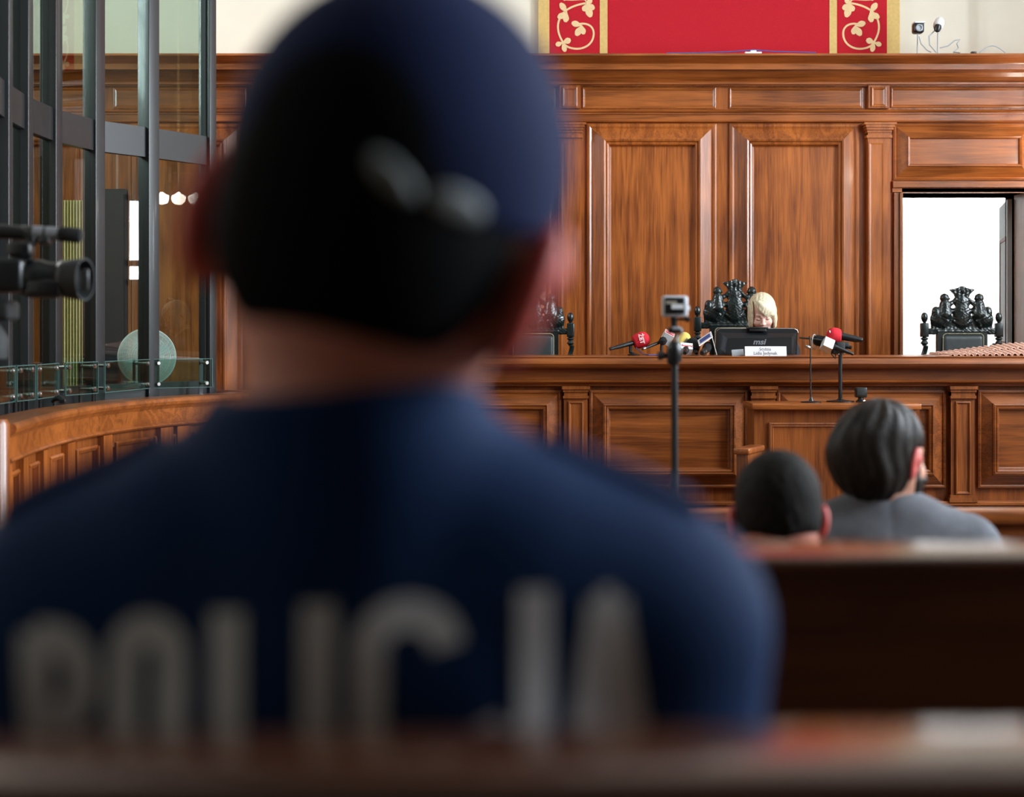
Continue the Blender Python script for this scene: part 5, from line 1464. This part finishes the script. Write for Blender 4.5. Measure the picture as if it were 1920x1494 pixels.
obj('thumb_screw', MB().tube([G(1268,599,.01), G(1284,598.5,.01), G(1286,598.5,.01), G(1294,599,.01)], [.0035,.0045,.008,.007], 12), M_BLACK, gp)

# ------------------------------------------------------------------ television camera at far left
dv = 4.0
def Vp(px, py, dd=0): return P(px, py, dv+dd)
vc = thing('video_camera', Vp(40, 562), 'black television camera with foam tipped microphone at the left edge', 'camera')
obj('camera_body', MB().cbox(Vp(-20,517,.0), (.20,.12,.085), b=.015).cbox(Vp(28,512,.0), (.06,.10,.066), b=.015), M_BLACK, vc)
obj('lens_barrel', MB().lathe([(.040,0),(.046,.01),(.046,.055),(.040,.075),(.040,.10),(.047,.108),(.048,.135)], vecframe(Vp(36,520), Vp(136,523)), 26), M_BLACK, vc)
obj('lens_ring', MB().lathe([(.0485,0),(.0492,.002),(.0490,.004),(.0485,.005)], vecframe(Vp(126,523), Vp(138,523.3)), 26), M_BRASS, vc)
obj('lens_grip', MB().cbox(Vp(82,540,-.03), (.095,.035,.05), b=.015), M_BLACK, vc)
hd_ = obj('lens_hood', MB().lathe([(.047,0),(.049,.012),(.052,.04),(.053,.052),(.049,.052),(.044,.03),(.040,.01)], vecframe(Vp(124,523), Vp(162,524,-.012)), 28), M_BLACKM, vc)
obj('front_glass', MB().lathe([(.043,0),(.038,.006),(.02,.010)], vecframe(Vp(140,523.5), Vp(160,524)), 24), M_BLACK, vc)
obj('hood_edge', MB().cbox(Vp(160,524,-.046), (.018,.010,.052), b=.004), M_GPL if False else M_ALU, vc)
obj('top_handle', MB().tube([Vp(-60,470), Vp(-40,440), Vp(0,434), Vp(45,437), Vp(60,446), Vp(56,470), Vp(40,494)], [.018,.018,.019,.018,.017,.014,.012], 12), M_BLACK, vc)
obj('viewfinder', MB().cbox(Vp(40,468,-.02), (.06,.05,.038), b=.010), M_BLACK, vc)
mc = obj('shotgun_microphone', MB().lathe([(.013,0),(.016,.004),(.016,.07),(.0135,.075),(.0135,.09)], vecframe(Vp(40,434), Vp(120,439)), 16), M_BLACK, vc)
obj('microphone_ring', MB().lathe([(.0168,0),(.0168,.026)], vecframe(Vp(63,435.5), Vp(83,437)), 16).lathe([(.0166,0),(.0166,.032)], vecframe(Vp(87,437), Vp(110,438.5)), 16), M_LOGO, mc)
obj('foam_windscreen', MB().lathe([(.016,0),(.019,.004),(.0195,.03),(.0195,.045),(.017,.054),(.010,.058)], vecframe(Vp(111,438.5), Vp(154,442)), 18), M_FOAM, mc)
obj('microphone_clip', MB().cbox(Vp(84,451), (.03,.03,.02), b=.006), M_ALU, vc)
ct = thing('camera_tripod', (Vp(-25,0).x, dv, 0), 'silver legged tripod under the television camera at left edge', 'tripod')
tz = Vp(0,560).z; tx = Vp(-25,0).x
obj('fluid_head', MB().cbox((tx, dv, tz-.03), (.14,.10,.05), b=.012).lathe([(.05,0),(.055,.05),(.03,.09)], Matrix.Translation((tx, dv, tz-.15)), 20), M_BLACKM, ct)
for i, (ex, ey) in enumerate(((-.25, .42), (-.45, -.20), (-.15, -.45))):
    obj('leg', MB().tube([(tx+ex*.1, dv+ey*.1, tz-.14), (tx+ex, dv+ey, .015)], [.016,.013], 12), M_STEEL, ct)
for o in COL.objects:
    if o.type == 'MESH' and o.parent is None and 'label' not in o and 'kind' not in o: print('UNTAGGED', o.name)
